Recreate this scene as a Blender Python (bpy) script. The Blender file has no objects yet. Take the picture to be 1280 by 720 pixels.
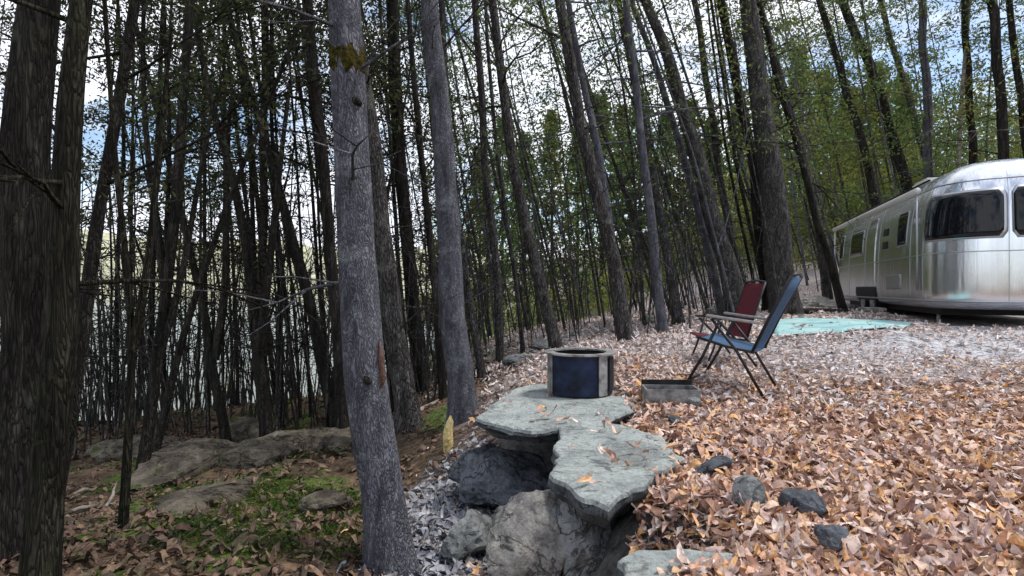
import bpy, bmesh, math, random
import numpy as np
from mathutils import Vector, Matrix
random.seed(7); rng = np.random.default_rng(7)
sc = bpy.context.scene
C = sc.collection
R = math.radians
EYE = 0.97; F = 700.0

# ------------------------------------------------------------ camera, world, sun
cam_d = bpy.data.cameras.new('camera'); cam = bpy.data.objects.new('camera', cam_d); C.objects.link(cam)
cam.location = (0, 0, EYE); cam.rotation_euler = (R(90), 0, 0)
cam_d.sensor_width = 36; cam_d.lens = 36*F/1280; cam_d.clip_start = .05; cam_d.clip_end = 2000
sc.camera = cam
SUN_EL, SUN_AZ = 60, 80      # azimuth the light comes from, clockwise from +Y (high on the right)
w = bpy.data.worlds.new('World'); sc.world = w; w.use_nodes = True
nt = w.node_tree; nt.nodes.clear()
out = nt.nodes.new('ShaderNodeOutputWorld'); bg = nt.nodes.new('ShaderNodeBackground')
sky = nt.nodes.new('ShaderNodeTexSky'); sky.sky_type = 'NISHITA'; sky.sun_disc = False
sky.sun_elevation = R(SUN_EL); sky.sun_rotation = R(SUN_AZ)
tc = nt.nodes.new('ShaderNodeTexCoord'); mp = nt.nodes.new('ShaderNodeMapping'); mp.inputs['Scale'].default_value = (1, 1, 2.2)
nz = nt.nodes.new('ShaderNodeTexNoise'); nz.inputs['Scale'].default_value = 2.6; nz.inputs['Detail'].default_value = 9; nz.inputs['Roughness'].default_value = .6
rp = nt.nodes.new('ShaderNodeValToRGB'); rp.color_ramp.elements[0].position = .40; rp.color_ramp.elements[1].position = .54
mx = nt.nodes.new('ShaderNodeMixRGB'); mx.inputs[2].default_value = (6.4, 6.6, 7.2, 1)
nt.links.new(tc.outputs['Generated'], mp.inputs[0]); nt.links.new(mp.outputs[0], nz.inputs[0]); nt.links.new(nz.outputs[0], rp.inputs[0])
nt.links.new(rp.outputs[0], mx.inputs[0]); nt.links.new(sky.outputs[0], mx.inputs[1]); nt.links.new(mx.outputs[0], bg.inputs[0])
bg.inputs[1].default_value = .115
nt.links.new(bg.outputs[0], out.inputs[0])
sd = bpy.data.lights.new('sun', 'SUN'); sd.energy = 1.6; sd.angle = R(9); sd.color = (1, .95, .88)
sun = bpy.data.objects.new('sun', sd); C.objects.link(sun)
a, e = R(SUN_AZ), R(SUN_EL)
sdir = Vector((math.sin(a)*math.cos(e), math.cos(a)*math.cos(e), math.sin(e)))
sun.rotation_euler = sdir.to_track_quat('Z', 'Y').to_euler()
sc.view_settings.view_transform = 'Standard'; sc.view_settings.look = 'None'
sc.view_settings.exposure = 0.85; sc.view_settings.gamma = 1

# ------------------------------------------------------------ helpers
def at(px, py, Y): return Vector(((px-640)/F*Y, Y, EYE-(py-360)/F*Y))
def _h(i, j, k):
    n = (i*73856093) ^ (j*19349663) ^ (k*83492791)
    n = (n ^ (n >> 13))*1274126177 & 0x7fffffff
    return ((n ^ (n >> 16)) & 0xffff)/65535.0
def vnoise(P):
    P = np.asarray(P, float); I = np.floor(P).astype(np.int64); f = P-I; f = f*f*(3-2*f)
    r = 0
    for a in (0, 1):
        for b in (0, 1):
            for c in (0, 1):
                wgt = (f[:, 0] if a else 1-f[:, 0])*(f[:, 1] if b else 1-f[:, 1])*(f[:, 2] if c else 1-f[:, 2])
                r = r+wgt*_h(I[:, 0]+a, I[:, 1]+b, I[:, 2]+c)
    return r*2-1
def fbm(P, s, o=3):
    P = np.asarray(P, float)*s; r = 0; a = 1
    for _ in range(o): r = r+a*vnoise(P); P = P*2.03+17.3; a *= .5
    return r
def mesh_obj(name, V, Fc, mat, parent=None, smooth=True, col=None):
    me = bpy.data.meshes.new(name)
    V = np.asarray(V, dtype=np.float32)
    if isinstance(Fc, np.ndarray):
        n = len(Fc); k = Fc.shape[1]
        me.vertices.add(len(V)); me.vertices.foreach_set('co', V.ravel())
        me.loops.add(n*k); me.loops.foreach_set('vertex_index', Fc.astype(np.int32).ravel())
        me.polygons.add(n); me.polygons.foreach_set('loop_start', np.arange(0, n*k, k, dtype=np.int32))
        me.update(calc_edges=True)
    else:
        me.from_pydata([tuple(v) for v in V], [], Fc)
    if smooth: me.polygons.foreach_set('use_smooth', np.ones(len(me.polygons), bool))
    if col is not None:
        at_ = me.color_attributes.new('tint', 'FLOAT_COLOR', 'POINT')
        c4 = np.ones((len(V), 4), np.float32); c4[:, :3] = col; at_.data.foreach_set('color', c4.ravel())
    me.materials.append(mat)
    o = bpy.data.objects.new(name, me); C.objects.link(o)
    if parent is not None: o.parent = parent
    return o
def tag(o, label, cat, group=None):
    o['label'] = label; o['category'] = cat
    if group: o['group'] = group
    return o
def thing(name, label, cat, loc=(0, 0, 0), rz=0, group=None):
    o = bpy.data.objects.new(name, None); o.empty_display_size = .1; C.objects.link(o)
    o.location = loc; o.rotation_euler = (0, 0, rz)
    return tag(o, label, cat, group)
def bm_obj(name, bm, mat, parent=None, smooth=False):
    me = bpy.data.meshes.new(name); bm.normal_update(); bm.to_mesh(me); bm.free(); me.materials.append(mat)
    if smooth: me.polygons.foreach_set('use_smooth', np.ones(len(me.polygons), bool))
    o = bpy.data.objects.new(name, me); C.objects.link(o)
    if parent is not None: o.parent = parent
    return o
class MB:
    """collects tubes and boxes in one mesh"""
    def __init__(s): s.v = []; s.f = []
    def tube(s, pts, rad, n=8, cap=True, flat=1.0):
        pts = [Vector(p) for p in pts]; k = len(pts); b = len(s.v)
        if not hasattr(rad, '__len__'): rad = [rad]*k
        t0 = (pts[1]-pts[0]).normalized(); u = t0.orthogonal().normalized()
        for i in range(k):
            t = (pts[min(i+1, k-1)]-pts[max(i-1, 0)]).normalized()
            u = (u-t*u.dot(t)).normalized(); w_ = t.cross(u)
            for j in range(n):
                an = 2*math.pi*j/n
                s.v.append(pts[i]+(u*math.cos(an)+w_*math.sin(an)*flat)*rad[i])
        for i in range(k-1):
            for j in range(n):
                s.f.append((b+i*n+j, b+i*n+(j+1) % n, b+(i+1)*n+(j+1) % n, b+(i+1)*n+j))
        if cap: s.f.append(tuple(b+j for j in range(n))[::-1]); s.f.append(tuple(b+(k-1)*n+j for j in range(n)))
        return s
    def box(s, c, d, bev=0.0, m=None):
        x, y, z = d[0]/2, d[1]/2, d[2]/2; b = len(s.v); c = Vector(c)
        for sx in (-1, 1):
            for sy in (-1, 1):
                for sz in (-1, 1):
                    p = Vector((sx*x, sy*y, sz*z))
                    if m is not None: p = m @ p
                    s.v.append(c+p)
        for q in ((0, 1, 3, 2), (4, 6, 7, 5), (0, 4, 5, 1), (2, 3, 7, 6), (0, 2, 6, 4), (1, 5, 7, 3)): s.f.append(tuple(b+i for i in q))
        return s
    def build(s, name, mat, parent=None, smooth=False, bevel=0):
        me = bpy.data.meshes.new(name); me.from_pydata([tuple(v) for v in s.v], [], s.f); me.materials.append(mat)
        if bevel:
            bm = bmesh.new(); bm.from_mesh(me); bmesh.ops.bevel(bm, geom=bm.edges[:], offset=bevel, segments=2, affect='EDGES'); bm.to_mesh(me); bm.free()
        if smooth:
            me.polygons.foreach_set('use_smooth', np.ones(len(me.polygons), bool))
        o = bpy.data.objects.new(name, me); C.objects.link(o)
        if parent is not None: o.parent = parent
        return o

# ------------------------------------------------------------ materials
def mat(name, base=(.5, .5, .5), rough=.8, metal=0, var=None, scale=5, bump=0, bscale=20, tint=False, stretch=(1, 1, 1), detail=6, trans=0, lo=.35, hi=.65, spec=.3, world=False):
    m = bpy.data.materials.new(name); m.use_nodes = True; t = m.node_tree; N = t.nodes; L = t.links
    p = N['Principled BSDF']; p.inputs['Roughness'].default_value = rough; p.inputs['Metallic'].default_value = metal
    p.inputs['Specular IOR Level'].default_value = spec
    tcn = N.new('ShaderNodeTexCoord'); mpn = N.new('ShaderNodeMapping'); mpn.inputs['Scale'].default_value = stretch
    if world:
        g = N.new('ShaderNodeNewGeometry'); L.new(g.outputs['Position'], mpn.inputs[0])
    else: L.new(tcn.outputs['Object'], mpn.inputs[0])
    csrc = None
    if tint:
        at_ = N.new('ShaderNodeAttribute'); at_.attribute_name = 'tint'; csrc = at_.outputs['Color']
    if var is not None:
        n1 = N.new('ShaderNodeTexNoise'); n1.inputs['Scale'].default_value = scale; n1.inputs['Detail'].default_value = detail; n1.inputs['Roughness'].default_value = .62
        L.new(mpn.outputs[0], n1.inputs[0])
        r = N.new('ShaderNodeValToRGB'); r.color_ramp.elements[0].position = lo; r.color_ramp.elements[1].position = hi
        cs = var if isinstance(var, list) else [base, var]
        r.color_ramp.elements[0].color = (*cs[0], 1); r.color_ramp.elements[1].color = (*cs[-1], 1)
        for i, c in enumerate(cs[1:-1]):
            el = r.color_ramp.elements.new(lo+(hi-lo)*(i+1)/(len(cs)-1)); el.color = (*c, 1)
        L.new(n1.outputs[0], r.inputs[0])
        if csrc is not None:
            mm = N.new('ShaderNodeMixRGB'); mm.blend_type = 'MULTIPLY'; mm.inputs[0].default_value = 1; L.new(csrc, mm.inputs[1]); L.new(r.outputs[0], mm.inputs[2]); csrc = mm.outputs[0]
        else: csrc = r.outputs[0]
    if csrc is not None: L.new(csrc, p.inputs['Base Color'])
    else: p.inputs['Base Color'].default_value = (*base, 1)
    if bump:
        n2 = N.new('ShaderNodeTexNoise'); n2.inputs['Scale'].default_value = bscale; n2.inputs['Detail'].default_value = 8; n2.inputs['Roughness'].default_value = .65; L.new(mpn.outputs[0], n2.inputs[0])
        b = N.new('ShaderNodeBump'); b.inputs['Strength'].default_value = min(1, bump); b.inputs['Distance'].default_value = .03*max(1, bump); L.new(n2.outputs[0], b.inputs['Height']); L.new(b.outputs[0], p.inputs['Normal'])
    if trans:
        tr = N.new('ShaderNodeBsdfTranslucent'); ms = N.new('ShaderNodeMixShader'); ms.inputs[0].default_value = trans
        if csrc is not None: L.new(csrc, tr.inputs[0])
        else: tr.inputs[0].default_value = (*base, 1)
        L.new(p.outputs[0], ms.inputs[1]); L.new(tr.outputs[0], ms.inputs[2]); L.new(ms.outputs[0], N['Material Output'].inputs[0])
    return m
M = {}
M['bark_dark'] = mat('bark_dark', var=[(.005, .0045, .004), (.017, .015, .013), (.055, .048, .040)], scale=16, stretch=(1, 1, .2), bump=1.3, bscale=22, rough=.95, spec=.1)
M['bark_brown'] = mat('bark_brown', var=[(.014, .013, .012), (.05, .046, .044), (.13, .12, .115)], scale=16, stretch=(1, 1, .2), bump=1.3, bscale=22, rough=.95, spec=.1)
M['bark_grey'] = mat('bark_grey', var=[(.035, .034, .04), (.12, .12, .145), (.25, .25, .29)], scale=20, stretch=(1, 1, .4), bump=1.2, bscale=30, rough=.9, spec=.15, lo=.3, hi=.7)
M['bark_moss'] = mat('bark_moss', var=[(.006, .006, .005), (.024, .023, .016), (.075, .08, .04)], scale=11, stretch=(1, 1, .3), bump=1.4, bscale=16, rough=.95, spec=.1)
M['moss'] = mat('moss', var=[(.02, .022, .006), (.07, .06, .015), (.14, .11, .03)], scale=40, bump=1.5, bscale=60, rough=1, spec=.05)
M['leaf_dark'] = mat('leaf_dark', tint=True, trans=.45, rough=.7, spec=.15)
M['litter'] = mat('litter', tint=True, var=[(.55, .55, .55), (1, 1, 1), (1.3, 1.25, 1.2)], scale=40, world=True, rough=.75, spec=.2, trans=.08)
def rockmat(name, cols, scale=3, crack=2.2, moss=None, lay=0, bump=1.0, ckf=.6):
    m = bpy.data.materials.new(name); m.use_nodes = True; t = m.node_tree; N = t.nodes; L = t.links; p = N['Principled BSDF']
    p.inputs['Roughness'].default_value = .9; p.inputs['Specular IOR Level'].default_value = .2
    g = N.new('ShaderNodeNewGeometry'); pos = g.outputs['Position']
    def noise(sc_, det=8, rg=.62, src=pos, dist=0):
        n = N.new('ShaderNodeTexNoise'); n.inputs['Scale'].default_value = sc_; n.inputs['Detail'].default_value = det; n.inputs['Roughness'].default_value = rg; n.inputs['Distortion'].default_value = dist; L.new(src, n.inputs[0]); return n.outputs[0]
    def ramp(src, stops):
        r = N.new('ShaderNodeValToRGB'); e = r.color_ramp.elements; e[0].position = stops[0][0]; e[0].color = (*stops[0][1], 1); e[1].position = stops[-1][0]; e[1].color = (*stops[-1][1], 1)
        for q, c in stops[1:-1]: x = e.new(q); x.color = (*c, 1)
        L.new(src, r.inputs[0]); return r.outputs[0]
    def mixc(kind, f, a, b):
        x = N.new('ShaderNodeMixRGB'); x.blend_type = kind
        if hasattr(f, 'links'): L.new(f, x.inputs[0])
        else: x.inputs[0].default_value = f
        L.new(a, x.inputs[1])
        if hasattr(b, 'links'): L.new(b, x.inputs[2])
        else: x.inputs[2].default_value = (*b, 1)
        return x.outputs[0]
    base = ramp(noise(scale, 10, .65, dist=.6), [(.3, cols[0]), (.45, cols[1]), (.6, cols[2]), (.72, cols[3])])
    fine = ramp(noise(45, 6, .75), [(.3, (.45, .45, .45)), (.5, (.95, .95, .95)), (.7, (1.3, 1.3, 1.27))])
    c = mixc('MULTIPLY', .85, base, fine)
    blot = ramp(noise(9, 8, .7, dist=1.2), [(.36, (.38, .36, .33)), (.46, (1, 1, 1)), (.62, (1, 1, 1)), (.7, (1.2, 1.2, 1.15))]); c = mixc('MULTIPLY', .8, c, blot)
    # cracks: thin band of a distorted noise around its middle value
    ck = noise(crack, 6, .6, dist=.8); cr = ramp(ck, [(.485, (1, 1, 1)), (.497, (0, 0, 0)), (.503, (0, 0, 0)), (.515, (1, 1, 1))])
    c = mixc('MULTIPLY', ckf, c, cr)
    if moss: c = mixc('MIX', ramp(noise(4, 8, .7), [(.55, (0, 0, 0)), (.63, (.85, .85, .85))]), c, moss)
    L.new(c, p.inputs['Base Color'])
    h = mixc('ADD', .5, noise(7, 10, .7), noise(38, 6, .7)); h = mixc('MULTIPLY', ckf*.8, h, cr)
    b = N.new('ShaderNodeBump'); b.inputs['Strength'].default_value = 1; b.inputs['Distance'].default_value = .035*bump; L.new(h, b.inputs['Height']); L.new(b.outputs[0], p.inputs['Normal'])
    return m
M['rock'] = mat('rock', var=[(.10, .10, .095), (.25, .265, .25), (.40, .41, .37)], scale=3.5, bump=1.3, bscale=9, rough=.9, spec=.2, lo=.3, hi=.72, detail=9)
M['slab'] = mat('slab', var=[(.19, .21, .19), (.33, .37, .34), (.46, .49, .43)], scale=3, bump=.8, bscale=14, rough=.85, spec=.25, lo=.3, hi=.72, detail=10)
M['rock_dark'] = mat('rock_dark', var=[(.03, .035, .045), (.09, .10, .12), (.2, .22, .25)], scale=5, bump=1.5, bscale=10, rough=.85, spec=.3, lo=.3, hi=.72, detail=9)
M['rock_warm'] = mat('rock_warm', var=[(.11, .10, .09), (.27, .26, .24), (.5, .45, .38)], scale=4, bump=1.5, bscale=8, rough=.9, spec=.2, lo=.3, hi=.7, detail=9)
M['rock_moss'] = mat('rock_moss', var=[(.015, .014, .011), (.06, .052, .036), (.15, .125, .09), (.05, .07, .015), (.12, .10, .07)], scale=3.2, bump=1.5, bscale=8, rough=.95, spec=.1, lo=.3, hi=.72, detail=9)
M['rock'] = rockmat('rock_grey', [(.09,.095,.095), (.2,.21,.21), (.3,.31,.31), (.42,.42,.40)])
M['slab'] = rockmat('slab_stone', [(.19,.20,.19), (.31,.34,.33), (.40,.43,.41), (.54,.54,.48)], 2.4, 1.1, bump=.7, ckf=.22)
M['slab_side'] = rockmat('slab_broken_shaded_side', [(.05,.055,.06), (.11,.12,.13), (.17,.18,.18), (.30,.29,.27)], 5, 4, bump=1.4)  # broken dark stone side, with shade below the slab edge put into its colours
M['rock_dark'] = rockmat('rock_dark', [(.045,.05,.055), (.115,.125,.145), (.20,.215,.24), (.34,.35,.37)], 4, 3, bump=1.4)
M['rock_warm'] = rockmat('rock_warm', [(.12,.115,.11), (.28,.27,.255), (.42,.40,.36), (.60,.54,.45)], 4, 3, bump=1.4)
M['rock_moss'] = rockmat('rock_moss', [(.03,.027,.02), (.10,.085,.065), (.19,.165,.13), (.33,.29,.24)], 4, 2.5, moss=(.05,.075,.015), bump=1.5)
def barkmat(name, cols, plate=26, lichen=None, vs=.2, depth=.03, contrast=.75):
    m = bpy.data.materials.new(name); m.use_nodes = True; t = m.node_tree; N = t.nodes; L = t.links; p = N['Principled BSDF']
    p.inputs['Roughness'].default_value = .95; p.inputs['Specular IOR Level'].default_value = .1
    tcn = N.new('ShaderNodeTexCoord'); mp_ = N.new('ShaderNodeMapping'); mp_.inputs['Scale'].default_value = (1, 1, vs); L.new(tcn.outputs['Object'], mp_.inputs[0])
    def noise(sc_, det, rg, src, dist=0):
        n = N.new('ShaderNodeTexNoise'); n.inputs['Scale'].default_value = sc_; n.inputs['Detail'].default_value = det; n.inputs['Roughness'].default_value = rg; n.inputs['Distortion'].default_value = dist; L.new(src, n.inputs[0]); return n
    def ramp(src, stops):
        r = N.new('ShaderNodeValToRGB'); e = r.color_ramp.elements; e[0].position = stops[0][0]; e[0].color = (*stops[0][1], 1); e[1].position = stops[-1][0]; e[1].color = (*stops[-1][1], 1)
        for q, c in stops[1:-1]: x = e.new(q); x.color = (*c, 1)
        L.new(src, r.inputs[0]); return r.outputs[0]
    def mixc(kind, f, a, b):
        x = N.new('ShaderNodeMixRGB'); x.blend_type = kind
        if hasattr(f, 'links'): L.new(f, x.inputs[0])
        else: x.inputs[0].default_value = f
        L.new(a, x.inputs[1])
        if hasattr(b, 'links'): L.new(b, x.inputs[2])
        else: x.inputs[2].default_value = (*b, 1)
        return x.outputs[0]
    wn = noise(6, 4, .6, mp_.outputs[0]); add = N.new('ShaderNodeMixRGB'); add.blend_type = 'ADD'; add.inputs[0].default_value = .3; L.new(mp_.outputs[0], add.inputs[1]); L.new(wn.outputs['Color'], add.inputs[2])
    v = N.new('ShaderNodeTexVoronoi'); v.feature = 'DISTANCE_TO_EDGE'; v.inputs['Scale'].default_value = plate; L.new(add.outputs[0], v.inputs[0])
    fis = ramp(v.outputs['Distance'], [(0, (0, 0, 0)), (.10, (.55, .55, .55)), (.3, (1, 1, 1))])
    base = ramp(noise(14, 9, .68, mp_.outputs[0], .4).outputs[0], [(.32, cols[0]), (.5, cols[1]), (.68, cols[2])])
    fine = ramp(noise(90, 5, .75, mp_.outputs[0]).outputs[0], [(.3, (.5, .5, .5)), (.55, (1, 1, 1)), (.7, (1.35, 1.35, 1.35))])
    c = mixc('MULTIPLY', contrast, base, fis); c = mixc('MULTIPLY', .8, c, fine)
    if lichen: c = mixc('MIX', ramp(noise(3.2, 9, .72, tcn.outputs['Object'], .5).outputs[0], [(.54, (0, 0, 0)), (.64, (.7, .7, .7))]), c, lichen)
    L.new(c, p.inputs['Base Color'])
    h = mixc('ADD', .35, fis, noise(60, 8, .75, mp_.outputs[0]).outputs[0])
    b = N.new('ShaderNodeBump'); b.inputs['Strength'].default_value = .9; b.inputs['Distance'].default_value = depth; L.new(h, b.inputs['Height']); L.new(b.outputs[0], p.inputs['Normal'])
    return m
M['bark_dark'] = barkmat('bark_dark', [(.016,.014,.012), (.045,.040,.035), (.10,.09,.077)], 40, (.05,.055,.038), .12, .025, .45)  # dark bark; shade of the left wood is put into its tone
M['bark_brown'] = barkmat('bark_brown', [(.06,.054,.05), (.125,.115,.11), (.22,.205,.2)], 34, (.17,.18,.15))
M['bark_grey'] = barkmat('bark_grey', [(.075,.075,.088), (.15,.15,.175), (.25,.25,.285)], 52, (.27,.28,.30), .3, .012, .38)
M['bark_moss'] = barkmat('bark_moss', [(.014,.013,.010), (.036,.034,.025), (.085,.08,.055)], 40, (.10,.11,.055), .12, .025, .45)
M['deadwood'] = mat('deadwood', var=[(.1, .085, .065), (.24, .21, .17), (.36, .32, .27)], scale=8, stretch=(1, 1, 1), bump=1, bscale=30, rough=.9)
M['yellow_wood'] = mat('yellow_wood', var=[(.35, .26, .10), (.62, .5, .22), (.72, .62, .34)], scale=14, bump=.8, bscale=30, rough=.8)
M['wood_torn'] = mat('wood_torn', var=[(.08, .04, .03), (.24, .12, .08)], scale=30, bump=1, bscale=50, rough=.8)

# ------------------------------------------------------------ terrain
CP = [at(*p) for p in [
 (900,720,1.9),(1280,720,1.85),(1100,600,2.85),(958,505,4.7),(1280,560,3.4),(1280,490,5.3),(1200,445,7.2),(1120,414,7.9),(985,420,7.8),(965,402,10),(1280,416,8.4),
 (1157,405,10.2),(1060,394,16),(725,497,4.9),(860,474,5.4),(785,432,7.8),(690,441,8),(640,470,6.6),(830,417,10),(700,412,12),(900,367,18),(1040,357,21),(850,400,12.5),(960,385,13),
 (490,712,3.2),(575,530,6),(515,548,6),(515,655,3.5),(590,600,4.6),(300,720,2.8),(300,640,4),(300,565,6.5),(60,720,2.6),(100,650,4),(230,512,11),(400,548,8),(300,524,10),(100,560,8),
 (450,532,8.5),(640,415,16),(560,445,14),(480,500,10),(540,500,8),(640,450,9.5),(600,490,7),(30,600,6)]]
CP += [Vector(p) for p in [(0,3.95,-.62),(.15,3.4,-.62),(.42,3.1,-.45),(.38,2.3,-.6),(.15,2.0,-.6),(-.1,2.6,-.62),(.75,2.45,0),(.52,1.9,0),(.62,2.75,-.12),(.4,4.3,-.3),(.6,3.6,-.15),(1.1,3.3,0),(1.0,4.2,.0),(.1,4.7,-.12),(1.07,2.55,-.02),(1.4,2.4,-.01),(1.0,2.1,0),(.85,1.7,0),(.95,2.8,-.03),(1.5,3.0,-.01),(1.9,2.6,0),(1.3,3.7,0),(.56,2.38,-.42),(.46,2.12,-.55),(.2,5.6,-.03),
 (-.3,4.3,-.6),(-.35,5.3,-.45),(.25,1.2,-.45),(.7,1.0,0),(-1,1.2,-.5),(-3,1,-.6),(2.5,1,0),(6,2,.02),(6,5,.1),(-6,3,-1.1),(-10,8,-2.0),(-8,14,-2.4),(-3.5,15,-1.9),(0,18,-1.0),
 (-14,20,-5),(-5,24,-4.4),(2,26,-1.5),(9,28,1.5),(16,28,3),(22,20,2.4),(16,10,.8),(14,4,.4),(16,-6,.3),(0,-6,-.1),(-14,-6,-2.5),(-25,10,-5),(30,40,8),(10,45,5),(-5,45,-7),(-30,40,-8),(60,60,14),(-60,60,-10),(0,90,3),(60,120,20),(-60,160,-10),
 (-40,-40,-6),(40,-40,2),(120,0,10),(-120,0,-10),(0,-120,0),(0,260,6),(-180,200,-10),(180,200,20),(-100,120,-10)]]
CPa = np.array([[p[0], p[1], p[2]] for p in CP])
_K = np.sqrt(((CPa[:, None, :2]-CPa[None, :, :2])**2).sum(-1)+.02)
_n = len(CPa); _A = np.zeros((_n+1, _n+1)); _A[:_n, :_n] = _K+np.eye(_n)*-.02; _A[:_n, _n] = 1; _A[_n, :_n] = 1
_W = np.linalg.solve(_A, np.append(CPa[:, 2], 0))
def H(x, y, micro=True):
    x = np.atleast_1d(np.asarray(x, float)); y = np.atleast_1d(np.asarray(y, float)); r = np.zeros(x.shape)
    for s in range(0, len(x), 20000):
        X = x[s:s+20000]; Y = y[s:s+20000]
        r[s:s+20000] = np.sqrt((X[:, None]-CPa[None, :, 0])**2+(Y[:, None]-CPa[None, :, 1])**2+.02)@_W[:_n]+_W[_n]
    if micro:
        P = np.stack([x, y, x*0+3.1], 1)
        dist = np.hypot(x, y); left = 1/(1+np.exp((x+.4)*3))
        r = r+fbm(P, 1.4, 4)*(.022+.07*left)+fbm(P, .35, 2)*np.clip((dist-20)/30, 0, .6)
    return r
def h1(x, y): return float(H([x], [y])[0])
nx, ny = 460, 430
tx = np.linspace(-1, 1, nx); gx = .4+np.sinh(tx*7.0)/np.sinh(7.0)*420
ty = np.linspace(-1, 1, ny); gy = 4.0+np.sinh(ty*6.6)/np.sinh(6.6)*420
GX, GY = np.meshgrid(gx, gy); gz = H(GX.ravel(), GY.ravel())
V = np.stack([GX.ravel(), GY.ravel(), gz], 1)
ii = np.arange(nx*ny).reshape(ny, nx)
Q = np.stack([ii[:-1, :-1].ravel(), ii[:-1, 1:].ravel(), ii[1:, 1:].ravel(), ii[1:, :-1].ravel()], 1)
def zone(x, y):
    """kind of litter: near right orange, back pale, gully grey, left forest floor dark; returns weights"""
    P = np.stack([x, y, x*0], 1); n = fbm(P, .8, 3)
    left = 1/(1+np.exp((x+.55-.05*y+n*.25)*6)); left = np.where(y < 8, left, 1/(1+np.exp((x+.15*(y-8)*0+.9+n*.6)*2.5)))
    gully = np.clip(1-np.hypot((x+.45)/.55, (y-3.6)/2.0), 0, 1)*1.9; gully = np.clip(gully+n*.25*(gully > 0), 0, 1)
    back = np.clip((y+n*1.2-3.6-.1*np.abs(x-2))/3.2, 0, 1)
    grav = np.clip(1.25-np.hypot((x-7.0)/3.4, (y-7.6)/2.2)+n*.35, 0, 1)
    return left, gully, back, grav
lf, gu, bk, gr = zone(V[:, 0], V[:, 1])
P3 = V.copy(); n1 = (fbm(P3*np.array([1, 1, 0]), 1.1, 3)*.5+.5).clip(0, 1)[:, None]; n2 = (fbm(P3*np.array([1, 1, 0])+40, 3.5, 3)*.5+.5).clip(0, 1)[:, None]
def c3(*c): return np.array(c)[None, :]
soil = c3(.16, .10, .07)*(1-n2)+c3(.30, .20, .15)*n2
backc = c3(.30, .25, .23)*(1-n2)+c3(.42, .38, .37)*n2
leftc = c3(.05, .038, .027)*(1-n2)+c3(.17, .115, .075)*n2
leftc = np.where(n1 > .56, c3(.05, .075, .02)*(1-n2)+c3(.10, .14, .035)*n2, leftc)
gulc = c3(.12, .125, .14)*(1-n2)+c3(.30, .31, .34)*n2
gravc = c3(.42, .42, .44)*(1-n2)+c3(.52, .52, .55)*n2
k = lambda a: a[:, None]
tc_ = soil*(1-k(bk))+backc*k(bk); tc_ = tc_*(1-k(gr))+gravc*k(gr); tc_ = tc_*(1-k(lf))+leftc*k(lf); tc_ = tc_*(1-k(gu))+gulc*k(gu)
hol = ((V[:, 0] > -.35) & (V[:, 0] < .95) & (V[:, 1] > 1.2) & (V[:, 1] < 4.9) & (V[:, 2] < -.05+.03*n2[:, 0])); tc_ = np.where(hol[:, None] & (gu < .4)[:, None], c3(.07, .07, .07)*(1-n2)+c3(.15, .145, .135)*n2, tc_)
M['ground'] = mat('ground', tint=True, var=[(.5, .5, .5), (1, 1, 1), (1.5, 1.45, 1.4)], scale=14, world=True, bump=1.6, bscale=16, rough=.95, spec=.1)
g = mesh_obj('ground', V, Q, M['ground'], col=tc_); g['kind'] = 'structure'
# lake
M['water'] = mat('water', base=(.22, .25, .22), rough=.2, bump=6.0, bscale=.7, spec=.5)
wv = [(-400, 17, -3.05), (60, 17, -3.05), (60, 500, -3.05), (-400, 500, -3.05)]
o = mesh_obj('water', wv, [(0, 1, 2, 3)], M['water'], smooth=False); o['kind'] = 'structure'
# far shore hill
gxh = np.linspace(-420, 200, 140); prof = 24+9*vnoise(np.stack([gxh/60, gxh*0, gxh*0], 1))+3*vnoise(np.stack([gxh/14, gxh*0, gxh*0+5], 1))
hv = []; hf = []
for j, (yy, fz) in enumerate([(190, -.25), (200, .12), (215, .5), (240, .85), (280, 1.0), (360, .9), (420, -.3)]):
    nn = vnoise(np.stack([gxh/9, gxh*0+yy/9, gxh*0+2], 1))
    for i in range(140): hv.append((gxh[i], yy, prof[i]*fz+nn[i]*1.6))
for j in range(6):
    for i in range(139): a_ = j*140+i; hf.append((a_, a_+1, a_+141, a_+140))
M['farhill'] = mat('farhill', var=[(.22, .24, .15), (.42, .41, .27), (.58, .57, .46)], scale=.35, world=True, bump=1, bscale=.6, rough=1, spec=0)
o = mesh_obj('far_hill', hv, hf, M['farhill']); o['kind'] = 'structure'

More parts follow.
